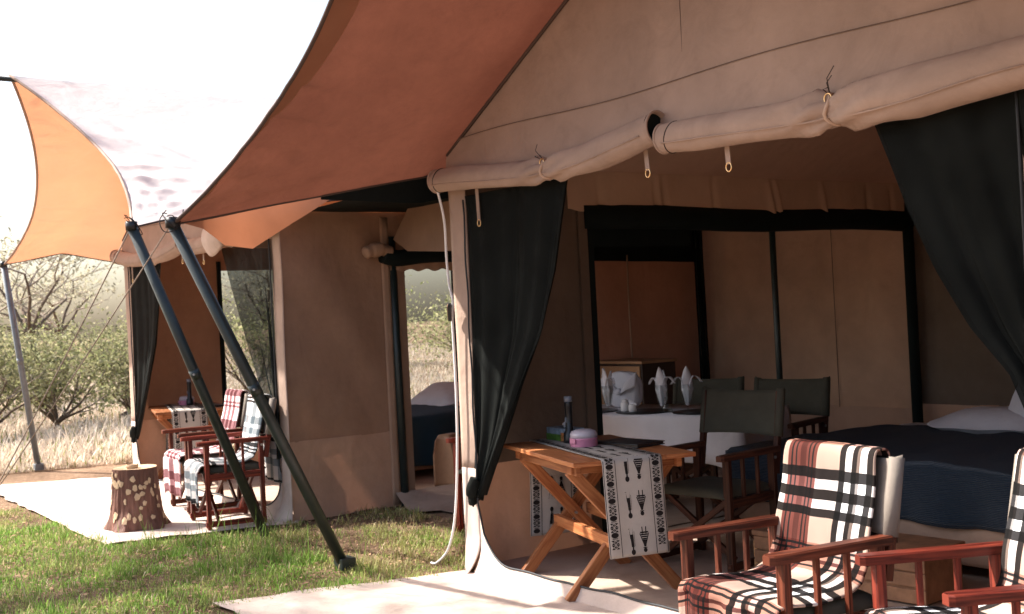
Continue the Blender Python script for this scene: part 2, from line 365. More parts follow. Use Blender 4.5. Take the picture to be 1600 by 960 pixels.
def lerp(pts, t):
    if t <= pts[0][0]: return pts[0][1:]
    for a, b in zip(pts, pts[1:]):
        if t <= b[0]:
            k = (t-a[0])/(b[0]-a[0]); return tuple(a[i]+(b[i]-a[i])*k for i in range(1, len(a)))
    return pts[-1][1:]
def smooth_path(pts, n=6):
    P = [Vector(p) for p in pts]; out = []
    for i in range(len(P)-1):
        p0 = P[max(i-1, 0)]; p1 = P[i]; p2 = P[i+1]; p3 = P[min(i+2, len(P)-1)]
        for k in range(n):
            t = k/n; out.append(.5*((2*p1)+(p2-p0)*t+(2*p0-5*p1+4*p2-p3)*t*t+(3*p1-p0-3*p2+p3)*t**3))
    out.append(P[-1]); return out
def np_mesh(name, V, F, cols, mat, parent=None):
    me = bpy.data.meshes.new(name); nv, nf, k = len(V), len(F), F.shape[1]
    me.vertices.add(nv); me.vertices.foreach_set('co', V.astype(np.float32).ravel())
    me.loops.add(nf*k); me.loops.foreach_set('vertex_index', F.astype(np.int32).ravel())
    me.polygons.add(nf); me.polygons.foreach_set('loop_start', np.arange(0, nf*k, k, dtype=np.int32))
    me.update(calc_edges=True)
    at = me.color_attributes.new('Col', 'FLOAT_COLOR', 'POINT'); at.data.foreach_set('color', np.hstack([cols, np.ones((nv, 1))]).astype(np.float32).ravel())
    me.materials.append(MATS[mat]); o = bpy.data.objects.new(name, me); COL.objects.link(o)
    if parent: o.parent = parent
    return o

# ------------------------------------------------------------------ ground
def build_ground():
    mb = MB(); rings = [0, 1, 2, 3, 4.5, 6, 8, 10, 13, 17, 22, 30, 45, 70, 110, 180, 300, 600, 900]; S = 64
    mb.v.append(Vector((0, 0, 0)))
    for rr in rings[1:]:
        for k in range(S):
            a = 2*math.pi*k/S; x, y = rr*math.cos(a), rr*math.sin(a)
            z = .012*nz(x, y, 0, .9)-.01 if rr < 12 else .1*nz(x, y, 0, .08)*min(1, (rr-12)/20)-.01
            mb.v.append(Vector((x, y, z)))
    for k in range(S): mb.face((0, 1+k, 1+(k+1) % S))
    for i in range(len(rings)-2):
        for k in range(S):
            a = 1+i*S; mb.face((a+k, a+S+k, a+S+(k+1) % S, a+(k+1) % S))
    tag(mb.build('ground', 'earth', smooth=True), kind='structure')
build_ground()

# ------------------------------------------------------------------ tents
W, DEP, EAVE, SKIRT = 3.8, 4.5, 2.37, .61
def rake(x): return 2.48+.525*min(x, W-x)
def wall_y(parent, x, y0, y1, z0, z1, mat, name, amp=.012, seed=0, side=1, diag=0):
    nu, nv = max(4, int((y1-y0)*16)), max(3, int((z1-z0)*14))
    def fn(a, b):
        y = y0+(y1-y0)*a; z = z0+(z1-z0)*b; e = math.sin(math.pi*a)**.5*1.0
        dx = amp*(nz(y, z, seed, 1.6)+.5*nz(y, z, seed+5, 4))+diag*math.sin((y*.9+z*.75)*9+2*nz(y, z, seed, 1.2))*.5*(1+nz(y, z, seed+9, 1.1))
        return (x+dx*e, y, z)
    return MB().grid(fn, nu, nv).build(name, mat, parent, True)
def wall_x(parent, y, x0, x1, z0, z1, mat, name, amp=.02, seed=0):
    nu, nv = max(4, int((x1-x0)*16)), max(3, int((z1-z0)*12))
    def fn(a, b):
        x = x0+(x1-x0)*a; z = z0+(z1-z0)*b
        return (x, y+amp*(nz(x*2.2, z*.7, seed, 1.5)+.4*nz(x, z, seed, 5)+.35*math.sin(x*11+3*nz(x, z*.4, seed, 1.2))*(.4+.6*(z-z0)/(z1-z0))), z)
    return MB().grid(fn, nu, nv).build(name, mat, parent, True)

CURT_L = [(0, .17, 1.13, 2.22), (.05, .19, 1.10, 2.12), (.27, .18, .99, 1.74), (.46, .17, .84, 1.41), (.62, .15, .62, 1.12), (.81, .14, .40, .79), (.94, .10, .24, .55), (1, .12, .18, .46)]
def curtain(parent, pts, mat, folds=5, seed=0, y0=-.015, layers=1, amp=.035):
    for ly in range(layers):
        def fn(s, t):
            xl, xr, z = lerp(pts, t); wd = xr-xl; x = xl+wd*s
            g = .012+amp*min(1, t*1.6+.15)
            ph = s*folds*2*math.pi+1.7*math.sin(t*2+seed)+ly*1.3
            y = y0+.02*ly+g*(math.sin(ph)*.6+.4*math.sin(ph*2.3+seed))*(.35+.65*s)+.05*math.sin(math.pi*s)*math.sin(math.pi*t)
            return (x+.02*math.sin(ph+1)*t*min(1, wd*2), y, z-.03*(1-abs(2*s-1))*t+.05*nz(s*3, t*3, seed)*t*.5)
        MB().grid(fn, 56, 40).build('net_curtain', mat, parent, True)

def roll(parent, pts, ties, mat, openend=None):
    """a rolled-up canvas flap; pts (x, z, radius)"""
    P = smooth_path([(p[0], -.075, p[1]) for p in pts], 10); RR = []
    xs = [p[0] for p in pts]
    for p in P:
        rr = lerp([(q[0], q[2]) for q in pts], p.x)[0]
        for tx in ties: rr *= 1-.25*math.exp(-((p.x-tx)/.045)**2)
        RR.append(rr)
    mb = MB(); seg = 28; n = len(P)
    for i, p in enumerate(P):
        for k in range(seg):
            a = 2*math.pi*k/seg; rr = RR[i]
            wob = .95+.07*nz(p.x*3, math.cos(a)*1.2, math.sin(a)*1.2, 1.3)+.035*math.sin(a*3+p.x*2.5+2*nz(p.x, 1, 1, 2))*nz(p.x*2, a, 0, 1.5)*2
            for tx in ties:
                dd = p.x-tx; wob += .30*math.exp(-(dd/.16)**2)*math.sin(a*5+dd*22)*(1-math.exp(-(dd/.03)**2))
            rr *= wob
            mb.v.append(Vector((p.x, p.y+math.cos(a)*rr*.92, p.z+math.sin(a)*rr)))
    for i in range(n-1):
        for k in range(seg):
            k2 = (k+1) % seg; mb.face((i*seg+k, (i+1)*seg+k, (i+1)*seg+k2, i*seg+k2))
    o = mb.build('rolled_flap', mat, parent, True, solid=.006)
    # dark disc paints the shaded hollow at each end, ringed by a hem
    for e, i in ((0, 0), (1, n-1)):
        mb = MB(); p = P[i]; rr = RR[i]; x = p.x+(.02 if e == 0 else -.02)
        for k in range(seg):
            a = 2*math.pi*k/seg; mb.v.append(Vector((x, p.y+math.cos(a)*rr*.9, p.z+math.sin(a)*rr*.97)))
        mb.face(list(range(seg))); mb.build('roll_hollow_shade', 'dark_flap', o)
        mb = MB(); ring = [(p.x+(.006 if e == 0 else -.006)*0, p.y+math.cos(2*math.pi*k/seg)*rr*.93, p.z+math.sin(2*math.pi*k/seg)*rr*1.0) for k in range(seg)]
        mb.tube(ring, .006, 6, closed=True).build('hem', mat, o, True)
    for tx in ties:
        i = min(range(n), key=lambda q: abs(P[q].x-tx)); p = P[i]; rr = RR[i]*1.03
        ring = [(p.x+.012*math.sin(3*a), p.y+math.cos(a)*rr, p.z+math.sin(a)*rr) for a in [2*math.pi*k/20 for k in range(20)]]
        MB().tube(ring, .008, 6, closed=True).build('tie_band', 'canvas_tan', o, True)
        mb = MB(); t0 = Vector((p.x, p.y-rr*.5, p.z+rr*.85))
        for q in range(3):
            e = t0+Vector((random.uniform(-.05, .05), random.uniform(-.03, .0), random.uniform(.02, .12)))
            mb.tube([t0, (t0+e)/2+Vector((random.uniform(-.02, .02), -.02, .01)), e], .002, 5)
        mb.build('cord_knot', 'cord_dark', o)
        mb = MB(); mb.tube([(t0.x+.018*math.cos(a), t0.y-.014, t0.z-.012+.02*math.sin(a)) for a in [2*math.pi*k/12 for k in range(12)]], .004, 6, closed=True)
        mb.build('buckle_ring', 'brass', o, True)
    edge = []
    for i in range(2, n-2):
        a = math.radians(205)+.25*nz(P[i].x*1.5, 0, 2, 1); edge.append((P[i].x, P[i].y+math.cos(a)*RR[i]*.95, P[i].z+math.sin(a)*RR[i]*1.02))
    MB().tube(edge, .004, 5).build('flap_edge', mat, o, True)
    # end seam
    p = P[3]; rr = RR[3]*1.01
    ring = [(p.x+.02*math.sin(a), p.y+math.cos(a)*rr*.93, p.z+math.sin(a)*rr) for a in [2*math.pi*k/24 for k in range(24)]]
    MB().tube(ring, .0028, 5, closed=True).build('seam', 'cord_dark', o)
    return o
def strap(parent, x, ztop, zbot):
    s = MB().bar((x, -.035, ztop), (x+.008, -.035, zbot), .028, .004, (0, 1, 0)).build('hanging_strap', 'canvas_front', parent)
    mb = MB(); c = Vector((x+.008, -.035, zbot-.012))
    mb.tube([c+Vector((.016*math.cos(a), 0, .02*math.sin(a))) for a in [2*math.pi*k/14 for k in range(14)]], .0035, 6, closed=True).build('ring', 'brass', s, True)

def fly_half(parent, ridge, corner, eave_back, mat, yb=4.95, sag=.3, zridge=(3.71, 3.64), seed=0):
    """ridge x, corner (x,y,z) of the front, eave z behind"""
    cx, cy, cz = corner
    def yf(u_): return (1-u_)*(-1.47)+u_*cy+sag*4*u_*(1-u_)*.92
    def fn(u_, v):
        y = yf(u_)+(yb-yf(u_))*v**1.35
        x = ridge+(cx-ridge)*u_
        # side edge bows inward a little between the pulled corner and the wall
        x += (ridge-cx)*.05*math.sin(math.pi*min(1, max(0, (y-cy)/2.2)))*u_**3
        ze = lerp([(cy, cz), (cy+.6, cz+.12), (.35, eave_back), (9, eave_back+.02)], y)[0]
        zr = zridge[0]+(zridge[1]-zridge[0])*v
        z = zr+(ze-zr)*u_-.07*4*u_*(1-u_)*(1-.4*v)
        # tension creases running from the corner
        dd = math.hypot((x-cx), (y-cy)); an = math.atan2(y-cy, abs(x-cx)+1e-6)
        z += .011*math.sin(an*26+seed)*math.exp(-(dd/1.0)**2)*min(1, dd*4)+.012*nz(x, y, seed, 1.3)
        for uc, sl_, am in ((.60, .10, .022), (.68, .14, .026), (.77, .12, .022), (.86, .10, .018), (.93, .05, .010)):
            w_ = u_-uc-sl_*v*3; z += am*math.exp(-(w_/.013)**2)*math.exp(-(v/.16)**2)*min(1, v*18+.2)
        return (x, y, z)
    o = MB().grid(fn, 110, 80).build('fly_sheet', mat, parent, True)
    def hb(i, j):
        uu = .02+.96*i; q = fn(uu, (.010+.055*math.sin(math.pi*min(1, uu*1.25))**1.5+.012*nz(uu*6, 0, seed))*j); return (q[0], q[1], q[2]-.004)
    if mat != 'canvas_fly': MB().grid(hb, 60, 6).build('lit_edge_band', 'canvas_fly_skirt_lit' if mat != 'canvas_fly' else 'canvas_fly', o, True)  # sunlit edge strip painted as a brighter layer under the fly
    MB().tube([Vector(fn(k/40, 0)) for k in range(41)], .012, 6).build('front_hem', 'piping' if mat != 'canvas_fly' else 'canvas_front', o, True)
    MB().tube([Vector(fn(1, k/50)) for k in range(51)], .008, 6).build('eave_seam', 'piping', o, True)
    return o, fn

def build_tent(name, label, x0, flyL, flyR, fly_mat, left, right, rollspec, right_top, curt_mat, details=True):
    T = thing(name, label, 'tent', (x0, 0, 0))
    # front uprights of the opening, with lower band
    for sx, a, b in ((0, -.012, .155), (1, W-.155, W+.012)):
        def fup(i, j, a=a, b=b):
            z = SKIRT+(2.46-SKIRT)*j; xx = a+(b-a)*i
            return (xx+.008*nz(xx, z, 4, 2), -.004+.012*nz(xx*2, z, 1, 1.8), z)
        MB().grid(fup, 6, 30).build('front_upright', 'canvas_front', T, True, solid=.006)
        def flo(i, j, a=a, b=b, sx=sx):
            z = SKIRT*j; k = max(0, 1-z/.22)**2; xx = a+(b-a)*i
            xx += (-.01 if sx == 0 else .01)*k
            return (xx+.005*nz(xx, z, 6, 3), -.008-.10*k*(i if sx == 0 else 1-i)-.01*k, z+.004)
        MB().grid(flo, 6, 14).build('front_upright_base', 'canvas_mat', T, True, solid=.006)
    # threshold strip with rounded corners
    def thr(i, j):
        x = .155+(W-.31)*i; e = min(x-.155, W-.155-x); h = .075
        if e < .32: h += .30*(1-math.sqrt(max(0, 1-((.32-e)/.32)**2)))
        z = h*j; k = max(0, 1-z/.2); 
        return (x, -.008-.07*k*k-.012*nz(x, z, 8, 3)*(1-j), z+.006+.01*nz(x, 0, 2, 4)*j)
    MB().grid(thr, 90, 8).build('threshold', 'canvas_mat', T, True, solid=.006)
    zp = []
    for k in range(20): zp.append((.158+.006*math.sin(k*1.3), -.02, 2.2-(2.2-.42)*k/19))
    for k in range(0, 91):
        q = thr(k/90, 1); zp.append((q[0], q[1]-.006, q[2]+.004))
    for k in range(20): zp.append((W-.158, -.02, .42+(2.2-.42)*k/19))
    MB().tube(zp, .006, 6).build('zip', 'zip', T, True)
    # gable
    def gab(i, j):
        x = W*i; zt = rake(x); zb = 2.30; z = zb+(zt-zb)*j
        return (x, .012*nz(x, z, 3, 1.4)-.004, z)
    MB().grid(gab, 70, 24).build('gable_panel', 'canvas_front', T, True)
    def band(i, j):
        x = -.01+(W+.02)*i; zt = min(2.555+.012*math.sin(x*3.1), rake(max(0, min(W, x)))-.004); z = 2.27+(zt-2.27)*j
        return (x, -.012-.035*(1-j)**1.5-.012*abs(nz(x*2.5, z*.6, 7, 2.2))*(1-j), z)
    MB().grid(band, 90, 8).build('gable_band', 'canvas_front', T, True)
    MB().tube([(W*k/80, -.018, min(2.556+.012*math.sin(W*k/80*3.1), rake(W*k/80))) for k in range(2, 79)], .0022, 5).build('band_seam', 'stitching', T)
    MB().tube([(2.02, -.008, 2.56+(3.4-2.56)*k/8) for k in range(9)], .0016, 5).build('gable_seam', 'stitching', T)
    for s in (0, 1):
        MB().tube([((W*s)+(W/2-W*s)*k/20, -.012, rake((W*s)+(W/2-W*s)*k/20)+.004) for k in range(21)], .010, 6).build('rake_binding', 'piping', T, True)
    # roof slopes of the inner tent
    for s in (0, 1):
        def rf(i, j, s=s):
            x = (W/2)*i; y = .01+(DEP+.05)*j; z = 2.40+(3.47-2.40)*i-.04*math.sin(math.pi*i)+.012*nz(x, y, s, 1.2)
            return (x if s == 0 else W-x, y, z)
        MB().grid(rf, 18, 30).build('roof_slope', 'canvas_tan', T, True)
    # side walls
    for side, segs in ((0, left), (W, right)):
        for n_, (y0, y1, z0, z1, *wm) in enumerate(segs):
            wm = wm[0] if wm else 'canvas_brown'
            dg = .032 if (side == W and y0 < .1) else .0
            if z0 < SKIRT < z1:
                wall_y(T, side, y0, y1, SKIRT, z1, wm, 'wall_panel', .014, n_+side, diag=dg)
                wall_y(T, side+.003, y0, y1, z0, SKIRT+.006, 'canvas_skirt', 'wall_skirt', .014, n_+side+3, diag=dg)
            else: wall_y(T, side, y0, y1, z0, z1, 'canvas_skirt' if z1 <= SKIRT else 'canvas_brown', 'wall_panel', .012, n_+side)
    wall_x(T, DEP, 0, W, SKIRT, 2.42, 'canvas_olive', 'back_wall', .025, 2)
    wall_x(T, DEP-.004, 0, W, .0, SKIRT+.005, 'canvas_skirt', 'back_skirt', .025, 5)
    def bg_(i, j):
        x = W*i; return (x, DEP+.01, 2.41+(rake(x)-2.41)*j)
    MB().grid(bg_, 24, 6).build('back_gable', 'canvas_brown', T, True)
    def fl(i, j): x = W*i; y = DEP*j+.0; return (x, y, .010+.006*nz(x, y, 2, 2.5))
    MB().grid(fl, 40, 44).build('floor_sheet', 'canvas_floor', T, True)
    # rolled door flaps + straps
    for pts, ties in rollspec: roll(T, pts, ties, 'canvas_front')
    for x, zt, zb in ((.33, 2.26, 2.06), (1.77, 2.28, 2.16), (2.29, 2.26, 2.12)): strap(T, x, zt, zb)
    curtain(T, CURT_L, curt_mat, 2.1, 1, amp=.018, layers=2 if details else 1)
    curtain(T, right_top, 'net_thin' if not details else curt_mat, 2.4, 4, layers=2 if details else 1, amp=.03)
    # twisted tail of the gathered left curtain
    MB().tube(smooth_path([(.16, -.03, .56), (.14, -.045, .5), (.12, -.035, .44), (.15, -.05, .40)]), [.034]*4+[.036]*6+[.026]*6+[.006]*3, 10).build('curtain_tail', curt_mat, T, True)
    # fly
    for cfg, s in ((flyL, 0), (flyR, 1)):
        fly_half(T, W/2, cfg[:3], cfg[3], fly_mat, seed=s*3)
    MB().tube([(W/2, -1.56, 3.68), (W/2, -.3, 3.66), (W/2, 4.9, 3.60)], .022, 8).build('ridge_pole', 'pole_paint', T, True)
    return T

ROLL_N = [([(-.03, 2.33, .068), (.24, 2.32, .07), (.72, 2.275, .068), (1.1, 2.262, .066), (1.5, 2.285, .082), (1.90, 2.345, .075)], [1.07]),
          ([(1.94, 2.285, .068), (2.25, 2.27, .075), (2.58, 2.255, .078), (2.92, 2.25, .08), (3.3, 2.255, .10), (3.84, 2.28, .085)], [2.92])]
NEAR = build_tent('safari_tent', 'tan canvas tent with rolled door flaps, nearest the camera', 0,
    (-.6, -1.5, 2.12, 2.46), (4.95, -1.45, 2.25, 2.46), 'canvas_fly_shaded',
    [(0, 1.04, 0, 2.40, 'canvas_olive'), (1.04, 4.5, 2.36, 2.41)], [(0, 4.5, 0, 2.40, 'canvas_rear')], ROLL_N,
    [(0, 3.04, 3.80, 2.20), (.12, 3.12, 3.80, 2.0), (.22, 3.18, 3.80, 1.84), (.36, 3.29, 3.80, 1.6), (.5, 3.42, 3.80, 1.39), (.62, 3.56, 3.80, 1.22), (.8, 3.66, 3.80, .95), (1, 3.70, 3.80, .6)], 'net_black')
TX = -6.25
ROLL_F = [([(-.03, 2.32, .07), (.5, 2.25, .072), (1.0, 2.235, .066), (1.5, 2.25, .075), (1.90, 2.30, .07)], [1.0]),
          ([(1.94, 2.27, .07), (2.4, 2.25, .075), (2.85, 2.27, .08), (3.3, 2.28, .08), (3.84, 2.30, .07)], [2.9])]
FAR = build_tent('safari_tent', 'tan tent with glowing orange fly at the far left', TX,
    (-1.65, -.82, 2.35, 2.36), (4.25, -1.28, 2.23, 2.46), 'canvas_fly',
    [(0, 1.0, 0, 2.40), (1.0, 1.95, 0, .16), (1.0, 1.95, 2.15, 2.40), (1.95, 3.22, 0, 2.40), (3.22, 4.02, 0, .3), (3.22, 4.02, 2.2, 2.4), (4.02, 4.5, 0, 2.40)],
    [(0, .93, 0, 2.42), (.93, 2.3, 0, .10), (.93, 2.3, 2.06, 2.42), (2.3, 4.5, 0, 2.42, 'canvas_rust')], ROLL_F,
    [(0, 2.66, 3.66, 2.20), (.2, 2.85, 3.66, 1.85), (.4, 3.02, 3.66, 1.58), (.65, 3.33, 3.66, 1.06), (.85, 3.54, 3.67, .81), (1, 3.58, 3.68, .5)], 'net_black', False)
# far tent: window nets and dark posts
for y0, y1, z0, z1 in ((1.0, 1.95, .16, 2.15), (3.22, 4.02, .3, 2.2)):
    wall_y(FAR, .01, y0, y1, z0, z1, 'net_window', 'window_net', .004, 3)
    for yy in (y0, y1): MB().bar((.02, yy, z0-.1), (.02, yy, z1+.1), .05, .035, (0, 1, 0)).build('window_edge', 'dark_flap', FAR)
MB().tube([(W+.02, .985, 0), (W+.01, .985, 1.1), (W, .985, 2.2)], .034, 10).build('door_pole', 'pole_paint', FAR, True)
MB().bar((W+.004, 1.05, .10), (W+.004, 1.05, 2.05), .03, .075, (0, 1, 0)).build('door_binding', 'canvas_brown', FAR)
def hemf(i, j): return (W+.008, .88+.075*i, .01+2.35*j)
MB().grid(hemf, 3, 20).build('wall_hem', 'canvas_skirt', FAR, True, solid=.005)
# rolled dark side flap over the doorway, with its tan tail
MB().tube(smooth_path([(W+.07, .86, 2.05), (W+.07, 1.0, 2.02), (W+.06, 1.3, 2.045), (W+.06, 1.8, 2.05), (W+.06, 2.35, 2.06)]), .068, 14).build('rolled_side_flap', 'dark_flap', FAR, True)
MB().tube(smooth_path([(W+.09, .92, 2.07), (W+.10, .82, 2.09), (W+.10, .74, 2.08), (W+.11, .68, 2.06)]), [.05]*6+[.06]*6+[.05]*6+[.03], 8).build('flap_tail', 'canvas_skirt', FAR, True)
def val(i, j): y = .95+1.35*i; return (W+.03+.006*math.sin(y*50), y, 2.02-.10*(1-j)+.01*math.sin(y*40)*(1-j))
MB().grid(val, 60, 3).build('door_valance', 'canvas_skirt', FAR, True)
# loose apron of groundsheet at the side door
def apr(i, j):
    y = .9+1.6*i; x = W+.02+(.42+.35*math.sin(i*2.6))*j
    return (x, y-.1*j, .10*(1-j)**2+.014+.018*max(0, nz(x, y, 3, 5)))
MB().grid(apr, 30, 14).build('door_apron', 'canvas_floor', FAR, True)
def fe(i, j):
    a = (i-.5)*2; x = 2.72+.24*a; z = 2.43-.30*j*(1-.25*a*a)
    return (x, -.09-.09*math.sin(math.pi*j*.9)*(1-.5*a*a)-.02*a, z)
MB().grid(fe, 14, 14).build('loose_flap', 'canvas_mat', FAR, True, solid=.005)
# near tent: valance along the open side, dark inner roll, corner extras
def valn(i, j):
    y = .86+3.56*i; pl = .35*nz(y*3, 0, 0, 1.5)
    for yc in (1.12, 1.62, 1.70, 2.18, 2.75, 2.83, 3.35, 3.9, 4.2): pl += math.exp(-((y-yc-.03*(1-j))/.028)**2)*(1 if int(yc*100) % 2 else -.8)
    zb = 2.155+.010*math.sin(y*9)+.006*math.sin(y*31)+.012*pl*.5; x = .04+(.034*pl)*(1-j)**.7
    return (x, y, zb+(2.42-zb)*j)
MB().grid(valn, 320, 8).build('valance', 'canvas_valance', NEAR, True)
MB().tube([(.0, 1.0+3.45*k/10, 2.12+.01*math.sin(k)) for k in range(11)], .085, 12).build('rolled_side_net', 'dark_flap', NEAR, True)
wall_y(NEAR, -.03, 1.02, 2.0, 1.93, 2.2, 'dark_flap', 'side_flap', .01, 4)
MB().bar((.0, 1.055, .0), (.0, 1.055, 2.3), .035, .05, (0, 1, 0)).build('wing_edge', 'dark_flap', NEAR)
MB().bar((.02, .985, .05), (.02, .985, 2.3), .02, .07, (0, 1, 0)).build('wing_binding', 'canvas_olive', NEAR)
MB().tube([(-.10, 2.93, .0), (-.10, 2.93, 1.2), (-.10, 2.93, 2.38)], .024, 10).build('tent_pole', 'pole_paint', NEAR, True)
MB().tube([(.03, 4.42, 0), (.03, 4.42, 2.35)], .045, 10).build('corner_pole', 'dark_flap', NEAR, True)
# skirt hanging under the near fly's eave
SKP = [(0, -1.44, 2.13, 2.125), (.15, -1.34, 2.16, 2.09), (.3, -1.22, 2.18, 1.995), (.5, -1.04, 2.22, 1.975), (.75, -.76, 2.28, 2.14), (1, -.42, 2.34, 2.33)]
def sk(i, j):
    y, zt, zb = lerp(SKP, i); return (-.585+.05*(1-j)*math.sin(math.pi*i)+.02*math.sin(i*9)*(1-j), y, zb+(zt-zb)*j)
MB().grid(sk, 40, 8).build('fly_skirt', 'canvas_fly_skirt_lit', NEAR, True)

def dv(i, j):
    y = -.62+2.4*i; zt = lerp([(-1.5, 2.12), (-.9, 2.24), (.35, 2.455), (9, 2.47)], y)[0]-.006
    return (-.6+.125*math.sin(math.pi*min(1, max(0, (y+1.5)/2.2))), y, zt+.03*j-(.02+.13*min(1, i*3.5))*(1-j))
MB().grid(dv, 30, 3).build('dark_gap_strip', 'dark_lining', NEAR, True)  # added dark strip, keeps the gap under the eave black
# annex between the tents: dark roof, rear wall, floor
AN = thing('annex_shelter', 'dark roofed canvas annex joining the two tents, behind the dining table', 'shelter', (-1.23, 0, 0))
def ar(i, j):
    x = -1.21+2.38*i; y = .12+4.4*j; return (x, y, 2.40+.05*i-.03*math.sin(math.pi*i)+.01*nz(x, y, 1, 2))
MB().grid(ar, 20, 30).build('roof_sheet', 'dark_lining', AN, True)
wall_x(AN, DEP-.02, -1.21, 1.20, .56, 2.42, 'canvas_rear', 'rear_wall', .06, 11)
wall_x(AN, DEP-.03, -1.21, 1.20, .0, .57, 'canvas_skirt', 'rear_skirt', .03, 12)
MB().tube([(-1.2, DEP-.1, 2.34), (1.2, DEP-.1, 2.34)], .09, 12).build('rolled_net', 'dark_flap', AN, True)
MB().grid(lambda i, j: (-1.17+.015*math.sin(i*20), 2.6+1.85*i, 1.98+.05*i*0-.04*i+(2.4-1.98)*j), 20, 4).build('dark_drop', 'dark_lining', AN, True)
MB().grid(lambda i, j: (-1.17+.14*i, 4.40-.06*i+.04*math.sin(i*14+j*3), .02+2.35*j), 16, 16).build('corner_net', 'net_black', AN, True)
MB().tube([(-1.1, 4.36, .02), (-1.1, 4.36, 2.36)], .02, 8).build('corner_pole', 'pole_paint', AN, True)
MB().tube([(.47, DEP-.07, .56), (.47, DEP-.07, 2.3)], .003, 5).build('wall_seam', 'piping', AN)
MB().grid(lambda i, j: (-1.1+2.3*i, 1.0+3.5*j, .011+.006*nz(i*3, j*4, 1, 3)), 24, 36).build('floor_sheet', 'canvas_floor', AN, True)
tri = [(-1.12, .95, 2.17), (-.86, .95, 2.40), (.2, .95, 2.40), (.2, .95, 2.0), (-.4, .95, 2.02), (-.9, .95, 2.06)]
mb = MB(); mb.v = [Vector(p) for p in tri]; mb.face(range(6)); mb.build('front_pelmet', 'canvas_brown', AN, solid=.006)

# awning props
def prop(x0, y0, top, r_, label, mat='pole_paint', group='slanted awning poles', foot=True):
    o = thing('awning_pole', label, 'pole', (x0, y0, 0), 0, group); tp = Vector(top)-Vector((x0, y0, 0))
    MB().tube([(0, 0, .01), tp*.5, tp], r_, 14).build('shaft', mat, o, True)
    if foot:
        MB().box((-.055, -.05, .0), (.055, .05, .075)).build('foot_socket', mat, o, bevel=.006)
    jn = tp*.54; ax = tp.normalized()
    MB().tube([jn-ax*.035, jn+ax*.035], r_*1.05, 14).build('joint_collar', mat, o, True)
    MB().tube([jn+Vector((r_*1.0, -r_*.6, 0)), jn+Vector((r_*1.5, -r_*.9, 0))], .008, 8).build('locking_pin', 'metal_grey', o)
    MB().tube([tp-Vector((0, 0, .03)), tp+Vector((0, 0, .03))], r_*1.12, 12).build('top_cap', 'black_plastic', o, True)
    mb = MB()
    for k in range(3):
        a0 = random.random()*6; pts = [tp+Vector((math.cos(a0+q*.9)*.05*math.sin(q*.6+.3), math.sin(a0+q*.9)*(.03+.02*k), .01+(.03+.02*k)*math.sin(q*1.1+k))) for q in range(6)]
        mb.tube(smooth_path(pts, 4), .003, 5)
    mb.build('loose_cord', 'cord_dark', o)
    return o
prop(-.6, -.52, (-.6, -1.5, 2.13), .034, 'dark green slanted pole with square foot on the grass')
prop(-2.04, -.41, (-2.0, -1.28, 2.24), .036, 'dark green slanted pole crossing in front of the red chairs', foot=False)
prop(-8.3, -.46, (-7.9, -.82, 2.36), .034, 'blue grey pole at the orange fly corner in dry grass', 'pole_grey')
def rope(pts, label, r_=.004, sagz=.0):
    a = Vector(pts[0]); b = Vector(pts[1]); P = [a.lerp(b, k/12)+Vector((0, 0, -sagz*4*(k/12)*(1-k/12))) for k in range(13)]
    mb = MB().tube(P, r_, 6); tag(mb.build('guy_rope', 'rope', None, True), label, 'rope', 'guy ropes')
rope(((-2.0, -1.28, 2.24), (-3.5, -2.15, 0)), 'thin guy rope from the far tent fly corner', .005, .03)
rope(((-.6, -1.5, 2.13), (-3.45, -2.22, 0)), 'thin guy rope from the near fly corner', .004, .03)
rope(((-7.9, -.82, 2.36), (-9.6, -2.2, 0)), 'thin guy rope from the orange fly corner', .004, .03)

# groundsheets on the veranda
def mat_sheet(loc, corners, label, seed):
    o = None; c = [Vector(p) for p in corners]
    def fn(i, j):
        a = c[0].lerp(c[1], i); b = c[3].lerp(c[2], i); p = a.lerp(b, j); e = min(i, 1-i, j, 1-j)
        w_ = .03*nz(p.x, p.y, seed, 4)*(1 if e < .02 else 0)
        lift = .012+.012*max(0, nz(p.x*1.0, p.y*2.6, seed, 1.6))+.006*nz(p.x, p.y, seed+4, 6)
        for q_ in range(7):
            an = .6*q_+seed; dd = p.x*math.cos(an)+p.y*math.sin(an)-(-3+1.1*q_)*(1 if seed > 5 else -.5)*math.cos(an); lift += .010*math.exp(-(dd/.035)**2)*max(0, nz(p.x, p.y, q_, 1.3)+.3)
        return (p.x+w_, p.y+w_, max(.006, lift))
    m_ = MB().grid(fn, 230, 80).build('groundsheet', 'canvas_mat', None, True)
    return tag(m_, label, 'groundsheet', 'canvas groundsheets before the tents')
mat_sheet(None, [(-.36, -1.46, 0), (5.0, -1.55, 0), (5.0, -.02, 0), (.04, -.06, 0)], 'pale cream groundsheet in front of the nearest tent', 3)
mat_sheet(None, [(-7.3, -1.30, 0), (-2.72, -1.36, 0), (-2.36, .02, 0), (-6.6, .02, 0)], 'sunlit cream groundsheet under the stump and red chairs', 9)

